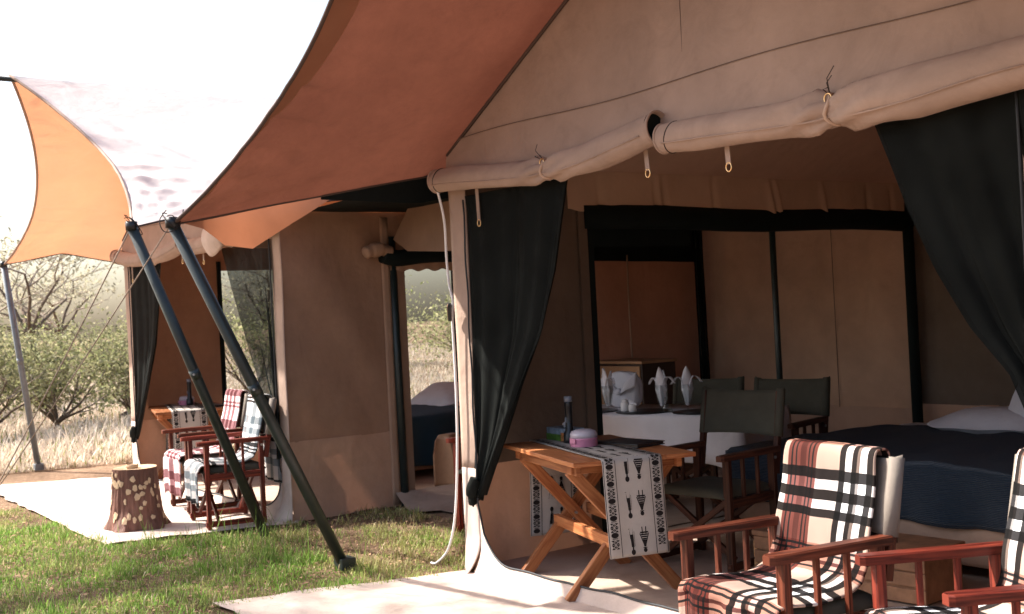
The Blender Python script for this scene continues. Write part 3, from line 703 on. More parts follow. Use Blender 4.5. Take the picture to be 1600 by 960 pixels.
# ------------------------------------------------------------------ furniture builders
def director_chair(label, wd, canv, loc, rz, cushion=True, group=None, backz=.93):
    t = thing('directors_chair', label, 'chair', loc, R(rz), group); hw = .275
    for s in (-1, 1):
        x = s*hw
        MB().bar((x, -.215, 0), (x, -.215, .63), .045, .032, (0, 1, 0)).build('front_leg', wd, t, bevel=.004)
        MB().bar((x, .20, 0), (x, .20, .63), .045, .032, (0, 1, 0)).build('rear_leg', wd, t, bevel=.004)
        # armrest with shaped front end
        mb = MB(); prof = [(-.285, .018), (-.27, .028), (-.2, .031), (.1, .030), (.25, .027), (.262, .02)]
        for y, h in prof:
            for xx, zz in ((-h, .628), (h, .628), (h, .655), (h-.006, .66), (-h+.006, .66), (-h, .655)): mb.v.append(Vector((x+xx, y, zz)))
        for i in range(5):
            for k in range(6): k2 = (k+1) % 6; mb.face((i*6+k, i*6+k2, i*6+6+k2, i*6+6+k), [(prof[i][0], k*.02), (prof[i][0], k*.02+.02), (prof[i+1][0], k*.02+.02), (prof[i+1][0], k*.02)])
        mb.face([0, 1, 2, 3, 4, 5][::-1]); mb.face([30+k for k in range(6)])
        mb.build('armrest', wd, t)
        for y in (-.075, .06): MB().bar((x, y, .40), (x, y, .63), .022, .018, (0, 1, 0)).build('arm_spindle', wd, t, bevel=.003)
        MB().bar((x, -.2, .385), (x, .19, .385), .03, .05).build('side_rail', wd, t, bevel=.003)
        MB().bar((x, -.24, .035), (x, .22, .035), .028, .04).build('lower_rail', wd, t, bevel=.003)
        MB().bar((x, .235, .50), (x*.985, .315, backz), .03, .036, (0, 1, 0)).build('back_post', wd, t, bevel=.003)
        MB().tube([(x+s*.022, .2, .60), (x+s*.03, .2, .60)], .009, 8).build('bolt', 'metal_grey', t)
    for y in (-.17, .15):
        MB().bar((-hw+.03, y, .06), (hw-.03, y, .40), .034, .022, (0, 1, 0)).build('cross_brace', wd, t, bevel=.003)
        MB().bar((hw-.03, y+.03, .06), (-hw+.03, y+.03, .40), .034, .022, (0, 1, 0)).build('cross_brace', wd, t, bevel=.003)
    # sling back wrapped round the posts
    def bk(i, j):
        a = (i-.5)*2; z = backz-.26+.27*j; y = .235+(z-.5)/.43*.08; x = a*(hw+.022)
        ed = max(0, abs(a)-.88)/.12
        return (x, y-.022+.03*(1-a*a)+ed*.03, z+.012*(1-a*a)*(-1 if j > .5 else 1)*.8+.012*ed*j)
    MB().grid(bk, 30, 10).build('back_sling', canv, t, True, solid=.007)
    for s in (-1, 1):
        MB().tube([(s*hw, .235+(z-.5)/.43*.08, z) for z in (backz-.26, backz-.13, backz+.012)], .027, 10).build('sling_sleeve', canv, t, True)
    if cushion:
        def cu(i, j):
            a = (i-.5)*2; b_ = (j-.5)*2; e = (1-a**6)*(1-b_**6)
            return (a*.262, b_*.235-.0, .415+.05*e**.5-.012*(1-a*a)*(1-b_*b_))
        MB().grid(cu, 18, 16).build('seat_cushion', 'canvas_green', t, True, solid=.012)
        MB().bar((0, -.22, .425), (0, .22, .425), .5, .03).build('seat_sling', canv if canv == 'canvas_green' else 'canvas_green', t, bevel=.01)
    return t
def throw(label, loc, rz, mat, x0, x1, back_drop, front_drop, seed, backz=.93, uo=(0, 0), group=None):
    """blanket over back, seat and front edge of a director's chair (chair's local frame)"""
    prof = [(.345, backz-back_drop), (.352, backz-.1), (.335, backz+.02), (.30, backz+.036), (.268, backz+.015), (.245, backz-.12), (.205, .66), (.175, .54), (.10, .488), (0, .478), (-.12, .482), (-.22, .487), (-.262, .47), (-.275, .40), (-.272, .47-front_drop)]
    P = smooth_path([(0, y, z) for y, z in prof], 6); L = [0]
    for a, b in zip(P, P[1:]): L.append(L[-1]+(b-a).length)
    tot = L[-1]; nv = len(P)-1
    def fn(i, j):
        k = min(nv, int(round(j*nv))); p = P[k]; s = L[k]
        a = i; xl = x0+.02*math.sin(s*4+seed); xr = x1+.025*math.sin(s*3+seed*2)
        if .7 < s/tot: xl -= .03; xr += .02
        x = xl+(xr-xl)*a
        wr = .010*nz(x*5, s*2.4, seed, 1.5)+.005*nz(x*14, s*5, seed, 1.5)
        dz = -.012*max(0, abs(2*a-1)-.8)*5*(1 if p.y < .2 and p.z < .52 else 0)
        nrm_y = -1 if p.z > .5 else 0
        fold = .012*math.sin(x*34+seed+s*3) if s < back_drop*.9 or s > tot-front_drop*.9 else 0
        if s < back_drop*.9: fold += .05*(1-s/(back_drop*.9))*max(0, back_drop-.3)
        return (x, p.y+(wr if nrm_y else 0)+(fold if s < .3 else -fold), p.z+(abs(wr) if not nrm_y else wr*.3)+dz, x+uo[0], s+uo[1])
    o = MB().grid(fn, 40, nv).build('plaid_blanket', mat, None, True, solid=.008)
    o.location = loc; o.rotation_euler = (0, 0, R(rz)); return tag(o, label, 'blanket', group)

def trestle_table(label, loc, rz):
    t = thing('folding_table', label, 'table', loc, R(rz), 'pine folding tables'); LX, DY, H = .56, .345, .75
    n = 4; wpl = 2*DY/n
    for k in range(n):
        y = -DY+wpl*(k+.5); MB().bar((-LX, y, H-.012), (LX, y, H-.012), wpl-.003, .024).build('plank', 'pine', t, bevel=.003)
    for x in (-.40, .42): MB().bar((x, -DY+.03, H-.05), (x, DY-.03, H-.05), .06, .048).build('batten', 'pine', t, bevel=.003)
    for y in (-DY+.06, DY-.06): MB().bar((-LX+.1, y, H-.055), (LX-.08, y, H-.055), .03, .05).build('side_batten', 'pine', t, bevel=.003)
    for x in (-.36, .36):
        MB().bar((x-.022, -DY+.03, .0), (x-.022, DY-.05, H-.06), .04, .065, (0, 1, 0)).build('cross_leg', 'pine', t, bevel=.004)
        MB().bar((x+.022, DY-.03, .0), (x+.022, -DY+.05, H-.06), .04, .065, (0, 1, 0)).build('cross_leg', 'pine', t, bevel=.004)
    MB().bar((-.42, -.085, .30), (.42, -.085, .30), .035, .06).build('stretcher', 'pine', t, bevel=.004)
    MB().bar((-.36, .10, .36), (.36, .10, .36), .035, .06).build('stretcher', 'pine', t, bevel=.004)
    for x in (-.36, .36): MB().tube([(x-.06, 0, H/2-.03), (x+.06, 0, H/2-.03)], .008, 8).build('pivot_bolt', 'metal_grey', t)
    return t
def runner(label, loc, rz, off=-.02):
    """printed table runner along the table, hanging over both ends"""
    LX, H = .565, .757; wdt = .335; dl, dr = .58, .50
    def path(s):
        if s < dl: return (-LX-.008-.02*(1-s/dl), H-(dl-s))
        if s < dl+2*LX: return (-LX+(s-dl), H)
        return (LX+.008+.015*(s-dl-2*LX)/dr, H-(s-dl-2*LX))
    tot = dl+2*LX+dr
    def mp(s, c, lift=0):
        x, z = path(s); dr_ = 1 if s > dl+2*LX else (-1 if s < dl else 0)
        wv = .006*math.sin(c*30+1)*(min(1, abs(s-(dl+LX))/LX)-.9)*(dr_ != 0)*4
        return Vector((x+dr_*(lift+.004+.0)+wv*dr_, off+c-wdt/2+.01*math.sin(s*3), z+(lift+.0 if dr_ == 0 else 0)))
    o = thing('table_runner', label, 'table runner', loc, R(rz), 'printed table runners')
    def fn(i, j): return (*mp(tot*j, wdt*i), i, j)
    MB().grid(fn, 16, 110).build('cloth', 'runner_cloth', o, True, solid=.002)
    ink = MB()
    def poly(pts):
        for lf in (.0022, -.0024):
            if lf < 0 and dl <= pts[0][0] <= dl+2*LX: continue
            b = len(ink.v)
            for s, c in pts: ink.v.append(mp(max(.004, min(tot-.004, s)), c, lf-(.004 if lf < 0 else 0)))
            ink.face(range(b, b+len(pts)))
    def rect(s0, s1, c0, c1):
        n = max(1, int((s1-s0)/.03))
        for k in range(n): poly([(s0+(s1-s0)*k/n, c0), (s0+(s1-s0)*(k+1)/n, c0), (s0+(s1-s0)*(k+1)/n, c1), (s0+(s1-s0)*k/n, c1)])
    for c in (.004, .070, .262, .328): rect(.004, tot-.004, c-.0018, c+.0018)
    def border(c0, c1):
        cm = (c0+c1)/2; s = .03
        while s < tot-.09:
            poly([(s+.014*math.sin(a), cm+.021*math.cos(a)) for a in [2*math.pi*k/12 for k in range(12)]])
            poly([(s+.019, cm-.014), (s+.019, cm+.014), (s+.0155, cm+.016), (s+.0155, cm-.016)])
            b0, b1 = s+.024, s+.072; h = (b1-b0)/2; w2 = .023; m_ = (b0+b1)/2
            for (sa, sb) in ((b0, m_), (m_, b1)):
                sm = (sa+sb)/2
                poly([(sa+.001, cm-.0235), (sa+.001, cm-.003), (sm-.001, cm-.013)]); poly([(sb-.001, cm-.0235), (sm+.001, cm-.013), (sb-.001, cm-.003)])
                poly([(sa+.001, cm+.0235), (sm-.001, cm+.013), (sa+.001, cm+.003)]); poly([(sb-.001, cm+.0235), (sb-.001, cm+.003), (sm+.001, cm+.013)])
                poly([(sa+.004, cm-.001), (sm, cm-.009), (sb-.004, cm-.001)]); poly([(sa+.004, cm+.001), (sb-.004, cm+.001), (sm, cm+.009)])
            s += .086
    border(.004, .070); border(.262, .328)
    def figure(s, c, k):
        q = lambda a, b: (s+a*1.15, c+b*1.3)
        if k == 0:   # slim figure with spear
            poly([q(.0, -.012), q(.003, -.012), q(.05, -.006), q(.048, -.010)]); poly([q(.0, .004), q(.003, .004), q(.05, -.002), q(.05, .001)])
            poly([q(.03, -.010), q(.03, .004), q(.085, .005), q(.085, -.006)]); poly([q(.085, -.003), q(.085, .003), q(.10, .003), q(.10, -.003)])
            poly([q(.108+.013*math.sin(a), .0+.009*math.cos(a)) for a in [2*math.pi*n/10 for n in range(10)]])
            poly([q(.004, -.016), q(.004, -.010), q(.006, -.010), q(.006, -.016)]); rect(s+.02, s+.095, c+.009, c+.011)
        else:        # figure in wide patterned dress
            poly([q(.0, -.010), q(.0, -.006), q(.03, -.005), q(.03, -.009)]); poly([q(.0, .006), q(.0, .010), q(.03, .009), q(.03, .005)])
            for z_ in range(4): poly([q(.022+z_*.0095, -.018+z_*.0028), q(.022+z_*.0095, .018-z_*.0028), q(.0285+z_*.0095, .016-z_*.0028), q(.0285+z_*.0095, -.016+z_*.0028)])
            poly([q(.03, -.020), q(.028, -.017), q(.075, -.003), q(.075, -.007)]); poly([q(.03, .020), q(.028, .017), q(.075, .003), q(.075, .007)])
            poly([q(.058, -.010), q(.058, .010), q(.088, .004), q(.088, -.004)]); poly([q(.09, -.008), q(.09, .008), q(.094, .008), q(.094, -.008)])
            poly([q(.103+.010*math.sin(a), .0+.008*math.cos(a)) for a in [2*math.pi*n/10 for n in range(10)]])
    s = .03
    while s < tot-.13:
        figure(s, .133, 0); figure(s, .198, 1); s += .185
    ink.build('printed_pattern', 'ink', o)
    return o
# ------------------------------------------------------------------ near tent furniture
TL = (.845, .31, 0); TR = -17
trestle_table('pine folding table with crossed legs inside the nearest tent opening', TL, TR)
runner('cream runner with black figures on the nearest pine table', TL, TR)
def on_table(lx, ly, base=TL, rz=TR, z=.775): 
    c, s = math.cos(R(rz)), math.sin(R(rz)); return (base[0]+lx*c-ly*s, base[1]+lx*s+ly*c, z)
ZT = .752
t = thing('tissue_box', 'printed tissue box on the nearest pine table', 'tissue box', on_table(-.42, .0, z=ZT+.004), R(-8))
mb = MB(); mb.box((-.12, -.06, 0), (.12, .06, .075)); mb.build('carton', 'box_art_sky', t, bevel=.003)
MB().box((-.1215, -.0615, .001), (.05, .0615, .04)).build('green_print', 'box_art_green', t)
MB().box((.05, -.0618, .001), (.1215, .0618, .052)).build('orange_print', 'box_art_orange', t)
MB().grid(lambda i, j: ((i-.5)*.06+.01*j, .01*math.sin(i*9+j*4), .072+.055*j*(1-abs(i-.5)*1.4)), 8, 6).build('tissue', 'white_linen', t, True)
MB().box((-.05, -.02, .0752), (.05, .02, .0765)).build('slot', 'black_plastic', t)
def torch(label, loc, g='standing torches'):
    t = thing('torch', label, 'torch', loc, 0, g)
    MB().lathe([(.034, 0), (.036, .02), (.034, .06), (.022, .075), (.021, .20), (.023, .205), (.023, .235), (.021, .24)], 20).build('body', 'black_plastic', t, True)
    MB().lathe([(.0235, .238), (.0235, .268), (.019, .27)], 20).build('cap', 'grey_plastic', t, True)
    MB().box((-.006, -.026, .12), (.006, -.02, .15)).build('switch', 'grey_plastic', t)
torch('black torch standing on the nearest pine table', on_table(-.25, -.04, z=ZT+.004))
def pinkbox(label, loc):
    t = thing('round_container', label, 'container', loc, 0, 'pink round containers')
    MB().lathe([(.074, 0), (.077, .006), (.076, .04), (.078, .043), (.078, .05)], 28).build('tub', 'pink_plastic', t, True)
    MB().lathe([(.077, .05), (.076, .07), (.068, .085), (.045, .094), (.01, .097)], 28).build('lid', 'clear_plastic', t, True)
    MB().box((-.024, -.083, .02), (.024, -.074, .05)).build('latch', 'pink_plastic', t, bevel=.003)
pinkbox('pink round container with clear lid on the nearest pine table', on_table(-.05, -.035, z=ZT+.004))
t = thing('black_folder', 'black folder lying on the nearest pine table', 'folder', on_table(.03, .205, z=ZT+.001), R(4))
MB().box((-.17, -.11, 0), (.17, .11, .005)).build('cover', 'black_plastic', t, bevel=.002); MB().box((-.165, -.105, .005), (.165, .10, .014)).build('pages', 'cabinet_dark', t)
MB().box((-.17, -.11, .014), (.17, .11, .019)).build('cover', 'black_plastic', t, bevel=.002)

director_chair('red-brown chair under the beige plaid blanket, front right', 'mahogany', 'canvas_grey', (2.985, -.60, .015), -9, group='chairs in front of the nearest tent', backz=.912)
throw('beige, red and black plaid blanket on the front right chair', (2.985, -.60, .015), -9, 'plaid_beige', -.25, .242, .3, .2, 2, backz=.912, uo=(.26, .065), group='plaid blankets')
director_chair('red chair cut off by the right edge of the photo', 'redwood', 'canvas_grey', (3.80, -.60, .015), -27, group='chairs in front of the nearest tent')
throw('plaid blanket on the chair cut off at the right edge', (3.80, -.60, .015), -27, 'plaid_beige', -.245, .235, .3, .2, 5, uo=(.04, .05), group='plaid blankets')
director_chair('green canvas chair standing behind the nearest pine table', 'brown_wood', 'canvas_green', (1.0, 1.07, .015), 6, group='green canvas dining chairs', backz=.97)
director_chair('green canvas chair tucked behind dining table, right of tent pole', 'brown_wood', 'canvas_green', (.20, 2.50, .015), 14, group='green canvas dining chairs', backz=.92)
director_chair('green canvas chair tucked behind dining table, left of tent pole', 'brown_wood', 'canvas_green', (-.50, 2.38, .015), 18, group='green canvas dining chairs', backz=.92)

# dining table
DT = thing('dining_table', 'dining table hidden under the white cloth', 'table', (-.42, 2.02, 0), R(19))
MB().box((-.78, -.39, .735), (.78, .39, .757)).build('table_top', 'brown_wood', DT)
for sx in (-1, 1):
    for sy in (-1, 1): MB().bar((sx*.7, sy*.32, 0), (sx*.7, sy*.32, .735), .06, .06, (0, 1, 0)).build('leg', 'brown_wood', DT)
def cloth_fn():
    mb = MB(); a, b, H = .80, .41, .762
    ring = []
    per = []
    for k in range(40): per.append((-a+2*a*k/40, -b))
    for k in range(20): per.append((a, -b+2*b*k/20))
    for k in range(40): per.append((a-2*a*k/40, b))
    for k in range(20): per.append((-a, b-2*b*k/20))
    n = len(per); rows = [0, .02, .08, .16, .24, .32]
    for rI, dz in enumerate(rows):
        for k, (x, y) in enumerate(per):
            l = math.hypot(x/a, y/b); cn = (abs(x)/a)**8*(abs(y)/b)**8
            o_ = (.012*math.sin(k*.9)+.02*math.sin(k*.37))*dz*2+.10*cn*dz
            ex = o_*(1 if abs(abs(x)-a) < 1e-6 else 0)*(1 if x > 0 else -1)+.06*cn*dz*(1 if x > 0 else -1)
            ey = o_*(1 if abs(abs(y)-b) < 1e-6 else 0)*(1 if y > 0 else -1)
            mb.v.append(Vector((x+ex, y+ey, H-dz*(1+.35*cn))))
    for rI in range(len(rows)-1):
        for k in range(n): k2 = (k+1) % n; mb.face((rI*n+k, rI*n+n+k, rI*n+n+k2, rI*n+k2))
    mb.face(range(n))
    return mb
o = cloth_fn().build('tablecloth', 'white_linen', None, True, solid=.003); o.location = (-.42, 2.02, 0); o.rotation_euler = (0, 0, R(19))
tag(o, 'white cloth draped over the dining table', 'tablecloth')
DB = (-.42, 2.02, 0)
def on_d(lx, ly, z=.768): return on_table(lx, ly, DB, 19, z)
for k, (lx, ly, lb) in enumerate(((-.05, -.19, 'round black placemat under the left napkin glass and salt cellars'), (.40, -.18, 'round black placemat under the right napkin glass'), (-.5, -.19, 'round black placemat at the hidden end of dining table'))):
    pm = MB().lathe([(.0, 0), (.20, 0), (.205, .003), (.20, .006), (.0, .006)], 32, cap=False).build('placemat', 'black_plastic', None, True)
    pm.location = on_d(lx, ly, .766); tag(pm, lb, 'placemat', 'black placemats')
def napkin_glass(label, loc, rz=0, h=.22):
    t = thing('water_glass', label, 'glass', loc, R(rz), 'glasses with folded napkins')
    MB().lathe([(.036, .0), (.036, .003), (.008, .008), (.006, .03), (.012, .045), (.030, .065), (.040, .11), (.044, .19), (.0425, .19), (.0385, .11), (.028, .067), (.008, .05)], 24, cap=False).build('bowl', 'glass', t, True)
    nb = thing('folded_napkin', label.replace('glass holding', 'napkin standing in'), 'napkin', (loc[0], loc[1], loc[2]+.07), R(rz), 'folded napkins')
    nb['label'] = label.split('|')[0].replace('stemmed glass', 'white folded napkin in the glass'); 
    def core(i, j):
        a = 2*math.pi*i; rr = (.012+.026*min(1, j*1.5))*(1+.16*math.sin(a*5+j*2))*(1-.75*max(0, j-.75)/.25); return (rr*math.cos(a), rr*math.sin(a), -.03+.17*j)
    MB().grid(core, 30, 12).build('core', 'white_linen', nb, True)
    for q, (an, ln, ben, w0) in enumerate(((.2, .205, .006, .040), (3.3, .18, .016, .034), (1.75, .15, .085, .030), (-1.6, .145, .09, .030))):
        def pt(i, j, an=an, ln=ln, ben=ben, w0=w0):
            w_ = w0*(math.sin(math.pi*(.22+.78*j))**.75 if j < .999 else 0); z = .045+(ln-ben*.2)*math.sin(j*math.pi/2*(1+ben*6.5)) if ben > .03 else .045+ln*j
            y = -(.012+ben*(.25*j+.95*j*j)); x = (i-.5)*2*w_; y += .016*(1-(2*i-1)**2)*(.3+.7*j)*(1 if ben > .03 else -1)
            return (x*math.cos(an)-y*math.sin(an), x*math.sin(an)+y*math.cos(an), z)
        MB().grid(pt, 8, 14).build('petal', 'white_linen', nb, True, solid=.002)
napkin_glass('stemmed glass beside the white jars on dining table', on_d(.10, -.19), 10)
napkin_glass('stemmed glass nearest the green chair on dining table', on_d(.27, -.13), 40)
napkin_glass('stemmed glass at the far left, partly behind the tent wall', on_d(-.33, -.22), -20)
t = thing('glass_carafe', 'small clear carafe between the napkin glasses', 'carafe', on_d(.16, -.24), 0)
MB().lathe([(.028, .0), (.034, .01), (.036, .03), (.022, .055), (.010, .075), (.010, .10), (.016, .108), (.014, .108), (.008, .10), (.008, .078), (.02, .053), (.032, .03), (.03, .012)], 20, cap=False).build('bowl', 'glass', t, True)
for k, (lx, ly, lb) in enumerate(((-.19, -.22, 'white salt jar, the taller, on the dining table'), (-.11, -.25, 'white sugar pot with packets on the dining table'))):
    t = thing('jar', lb, 'jar', on_d(lx, ly), 0, 'white table jars')
    if k == 0:
        MB().lathe([(.028, 0), (.031, .01), (.031, .06), (.027, .068), (.024, .07)], 20).build('body', 'ceramic_white', t, True)
        MB().lathe([(.022, .07), (.024, .082), (.014, .09), (.004, .092)], 16).build('lid', 'ceramic_white', t, True)
    else:
        MB().lathe([(.024, 0), (.030, .01), (.029, .05), (.026, .056)], 20).build('body', 'ceramic_white', t, True)
        mb = MB()
        for q in range(4): mb.bar((-.015+.01*q, 0, .04), (-.035+.022*q, .01, .085-.008*q), .02, .002, (0, 1, 0))
        mb.build('packets', 'white_linen', t)
# white cloth bundle with bow, cabinet, wall cord
t = thing('white_bundle', 'white cloth bundle tied with a bow, before the wooden cabinet', 'cloth bundle', on_d(-.37, .10), R(12))
def bun(i, j):
    a = 2*math.pi*i; ph = math.pi*(j-.5); rx = .15*(1+.1*nz(math.cos(a)*2, math.sin(a)*2, j*3, 1.5)); rz_ = .135
    ex = lambda v, p: math.copysign(abs(v)**p, v)
    return (rx*ex(math.cos(a), .6)*ex(math.cos(ph), .5), .06*ex(math.sin(a), .8)*ex(math.cos(ph), .5)+.01*nz(math.cos(a)*5, j*5, 2), rz_+rz_*ex(math.sin(ph), .7)+.012*nz(math.cos(a)*4, j*4, 7))
MB().grid(bun, 36, 24).build('bundle', 'white_linen', t, True)
for sg in (-1, 1):
    MB().grid(lambda i, j, sg=sg: (sg*(.01+.15*j), -.065-.03*math.sin(math.pi*j)+.02*(i-.5), .12+.10*j+(i-.5)*(.03+.08*j)), 8, 10).build('bow_loop', 'white_linen', t, True, solid=.004)
MB().lathe([(.012, -.025), (.026, -.01), (.026, .01), (.012, .025)], 12, (0, -.075, .125)).build('knot', 'white_linen', t, True)
t = thing('wooden_cabinet', 'tan wooden cabinet with dark side, behind the dining table', 'cabinet', (-2.10, 3.28, 0), R(0))
MB().box((-.36, -.2, .0), (.30, .2, 1.02)).build('body', 'cabinet_dark', t, bevel=.004)
MB().box((-.355, -.215, .03), (.28, -.2005, 1.0)).build('front_panel', 'cabinet_wood', t, bevel=.003)
MB().box((-.38, -.22, 1.021), (.32, .21, 1.045)).build('top_board', 'cabinet_wood', t, bevel=.004)
o = MB().tube(smooth_path([(-2.40, 3.5, 2.02), (-2.395, 3.49, 1.6), (-2.40, 3.5, 1.05)]), .009, 8).build('wall_cord', 'canvas_skirt', None, True)
tag(o, 'pale cord hanging down the brown wall above the cabinet', 'cord')

# beds
def bed(x0, label, seed, sfx):
    t = thing('bed', f'{label}', 'bed', (x0+1.62, 2.55-.38*sfx, 0), 0, 'tent beds')
    MB().box((-.95, -.95, .08), (.95, .98, .30)).build('base', 'canvas_skirt', t, bevel=.02)
    for sx in (-.85, .85):
        for sy in (-.85, .88): MB().bar((sx, sy, 0), (sx, sy, .08), .06, .06, (0, 1, 0)).build('leg', 'brown_wood', t)
    MB().box((-.96, -.96, .30), (.96, .98, .56)).build('mattress', 'sheet_white', t, bevel=.04)
    MB().grid(lambda i, j: (-.96+1.92*i, .42+.54*j, .575+.02*nz(i*3, j*3, seed)), 20, 10).build('top_sheet', 'sheet_white', t, True, solid=.01)
    def bl(i, j):
        # u across x (hang both sides), v along y from head to foot hang
        sx = -1.46+2.92*i; sy = .50-1.80*j
        x, y, z = sx, sy, .60
        hx = max(0, abs(sx)-.985); hy = max(0, -sy-.985); lim = .30
        if hx: x = math.copysign(.985+.02*math.sin(sy*14+seed)*min(1, hx*4), sx); z -= hx
        if hy:
            y = -.985-.02*math.sin(sx*13+seed)*min(1, hy*4); z = .60-max(hy, hx)
        z = max(z, .12)+.02*nz(sx*2, sy*2, seed, 1.4)*(1 if not (hx or hy) else .3)+.022*nz(sx*4, sy*2.5, seed)*(1 if not (hx or hy) else .4)+.010*nz(sx*9, sy*5, seed)
        return (x, y, z, sy, sx)
    MB().grid(bl, 70, 54).build('bed_blanket_cover', 'blanket_blue_lit' if sfx else 'blanket_blue', t, True, solid=.01)
    return t
def pillow(loc, rz, tilt, label, seed, sx=.34, sy=.22):
    def pf(i, j):
        a = 2*math.pi*i; ph = math.pi*(j-.5); ex = lambda v, p: math.copysign(abs(v)**p, v)
        x = sx*ex(math.cos(a), .45)*ex(math.cos(ph), .35); y = sy*ex(math.sin(a), .45)*ex(math.cos(ph), .35)
        e = (1-(abs(x)/sx)**3)*(1-(abs(y)/sy)**3)
        return (x, y, math.copysign(1, math.sin(ph))*abs(math.sin(ph))**.8*.085*max(.08, e)+.012*nz(x*6, y*6, seed))
    o = MB().grid(pf, 44, 22).build('pillow', 'sheet_white', None, True)
    o.location = loc; o.rotation_euler = (R(tilt), 0, R(rz)); return tag(o, label, 'pillow', 'white bed pillows')
bed(0, 'bed with dark blue cover behind the plaid chairs', 1, 0)
pillow((1.55, 3.12, .66), 4, 6, 'flat white pillow on the nearest bed', 1, .42, .25)
pillow((1.99, 3.12, .82), -8, 55, 'upright white pillow leaning on the nearest bed', 2, .36, .25)
bed(TX, 'bed with blue cover seen through the far tent side door', 3, 1)
pillow((TX+1.5, 2.86, .70), 10, 24, 'white pillow on the bed inside the far tent', 4, .40, .26)
# crate at foot of the bed
t = thing('wooden_chest', 'worn brown wooden chest at the foot of the nearest bed', 'chest', (1.94, 1.13, 0), R(4))
MB().box((-.50, -.17, .02), (.50, .17, .245)).build('body', 'crate_wood', t, bevel=.004)
for zc in (.055, .135, .21): MB().box((-.51, -.186, zc-.034), (.51, -.1705, zc+.034)).build('board', 'crate_wood', t, bevel=.004)
MB().box((-.52, -.19, .246), (.52, .18, .275)).build('lid', 'crate_wood', t, bevel=.005)
for zc in (.065, .165): MB().box((-.535, -.16, zc-.046), (-.512, .16, zc+.046)).build('end_board', 'chest_end_lit', t, bevel=.004)

# white cord and lamp box on the near corner
cp = [(0.0, -.10, 2.30), (-.01, -.05, 2.1), (-.02, -.04, 1.88), (.0, -.045, 1.72), (.04, -.05, 1.61), (.025, -.05, 1.5), (.02, -.045, 1.12), (.0, -.045, .73), (-.05, -.05, .34), (-.13, -.06, .12), (-.24, -.08, .02), (-.30, -.085, .012)]
o = MB().tube(smooth_path(cp, 8), .0075, 8).build('power_cable', 'white_plastic', None, True); tag(o, 'white cord running down the corner of the nearest tent', 'cord')
for z in (1.88, .73): pass
t = thing('lamp_box', 'small tilted dark box clipped on the white cord', 'lamp', (.035, -.07, 1.545), R(-38)); 
MB().bar((-.012, 0, -.045), (.012, 0, .045), .075, .02, (0, 1, 0)).build('case', 'black_plastic', t, bevel=.003); MB().bar((-.014, -.0125, -.04), (.008, -.0125, .04), .062, .004, (0, 1, 0)).build('panel', 'leather_tan', t)

# chair and bag in the annex doorway
director_chair('red framed canvas chair half hidden behind the white cord', 'redwood', 'canvas_grey', (-.72, .80, .015), 0, group='chairs in front of the far tent')
t = thing('tan_bag', 'tan upright bag with rounded top beside the far bed', 'bag', (-2.95, 1.76, .012), R(20))
def bagf(i, j):
    a = (i-.5)*2; return (a*.12*(1-.25*max(0, j-.7)/.3*abs(a)), -.08+.03*(1-a*a), .46*j*(1-.12*a**4))
MB().grid(bagf, 12, 10).build('front_panel', 'leather_tan', t, True, solid=.02)
MB().grid(lambda i, j: (bagf(i, j)[0], .08, bagf(i, j)[2]), 12, 10).build('rear_panel', 'leather_tan', t, True, solid=.02)
MB().grid(lambda i, j: (lambda q: (q[0], -.06+.14*j, q[2]))(bagf(i, 1)), 12, 4).build('top_panel', 'leather_tan', t, True, solid=.015)

# ------------------------------------------------------------------ far tent veranda
TL2 = (TX+.62, .36, 0)
trestle_table('pine folding table inside the far tent, behind the red chairs', TL2, -15)
runner('cream printed runner on the pine table in the far tent', TL2, -15)
torch('black torch standing on the far tent table', on_table(-.12, .04, TL2, -15, ZT+.004))
pinkbox('pink round container on the far tent table', on_table(-.24, .02, TL2, -15, ZT+.004))
t = thing('black_folder', 'black folder lying on the far tent table', 'folder', on_table(.2, .2, TL2, -15, ZT), R(-6))
MB().box((-.17, -.11, 0), (.17, .11, .005)).build('cover', 'black_plastic', t); MB().box((-.165, -.105, .005), (.165, .10, .012)).build('pages', 'cabinet_dark', t); MB().box((-.17, -.11, .012), (.17, .11, .017)).build('cover', 'black_plastic', t)
director_chair('red chair nearest the slanted poles before the far tent', 'redwood', 'canvas_grey', (-2.84, -.36, .018), -8, group='chairs in front of the far tent')
throw('white and grey plaid blanket trailing behind the nearer red chair', (-2.84, -.36, .018), -8, 'plaid_white', -.245, .20, .66, .30, 8, uo=(.1, .05), group='plaid blankets')
director_chair('darker red chair behind the stump, before the far tent', 'mahogany', 'canvas_grey', (-3.72, -.20, .018), -6, group='chairs in front of the far tent')
throw('white and maroon plaid blanket on the chair behind the stump', (-3.72, -.20, .018), -6, 'plaid_maroon', -.235, .215, .3, .34, 6, uo=(.22, .2), group='plaid blankets')
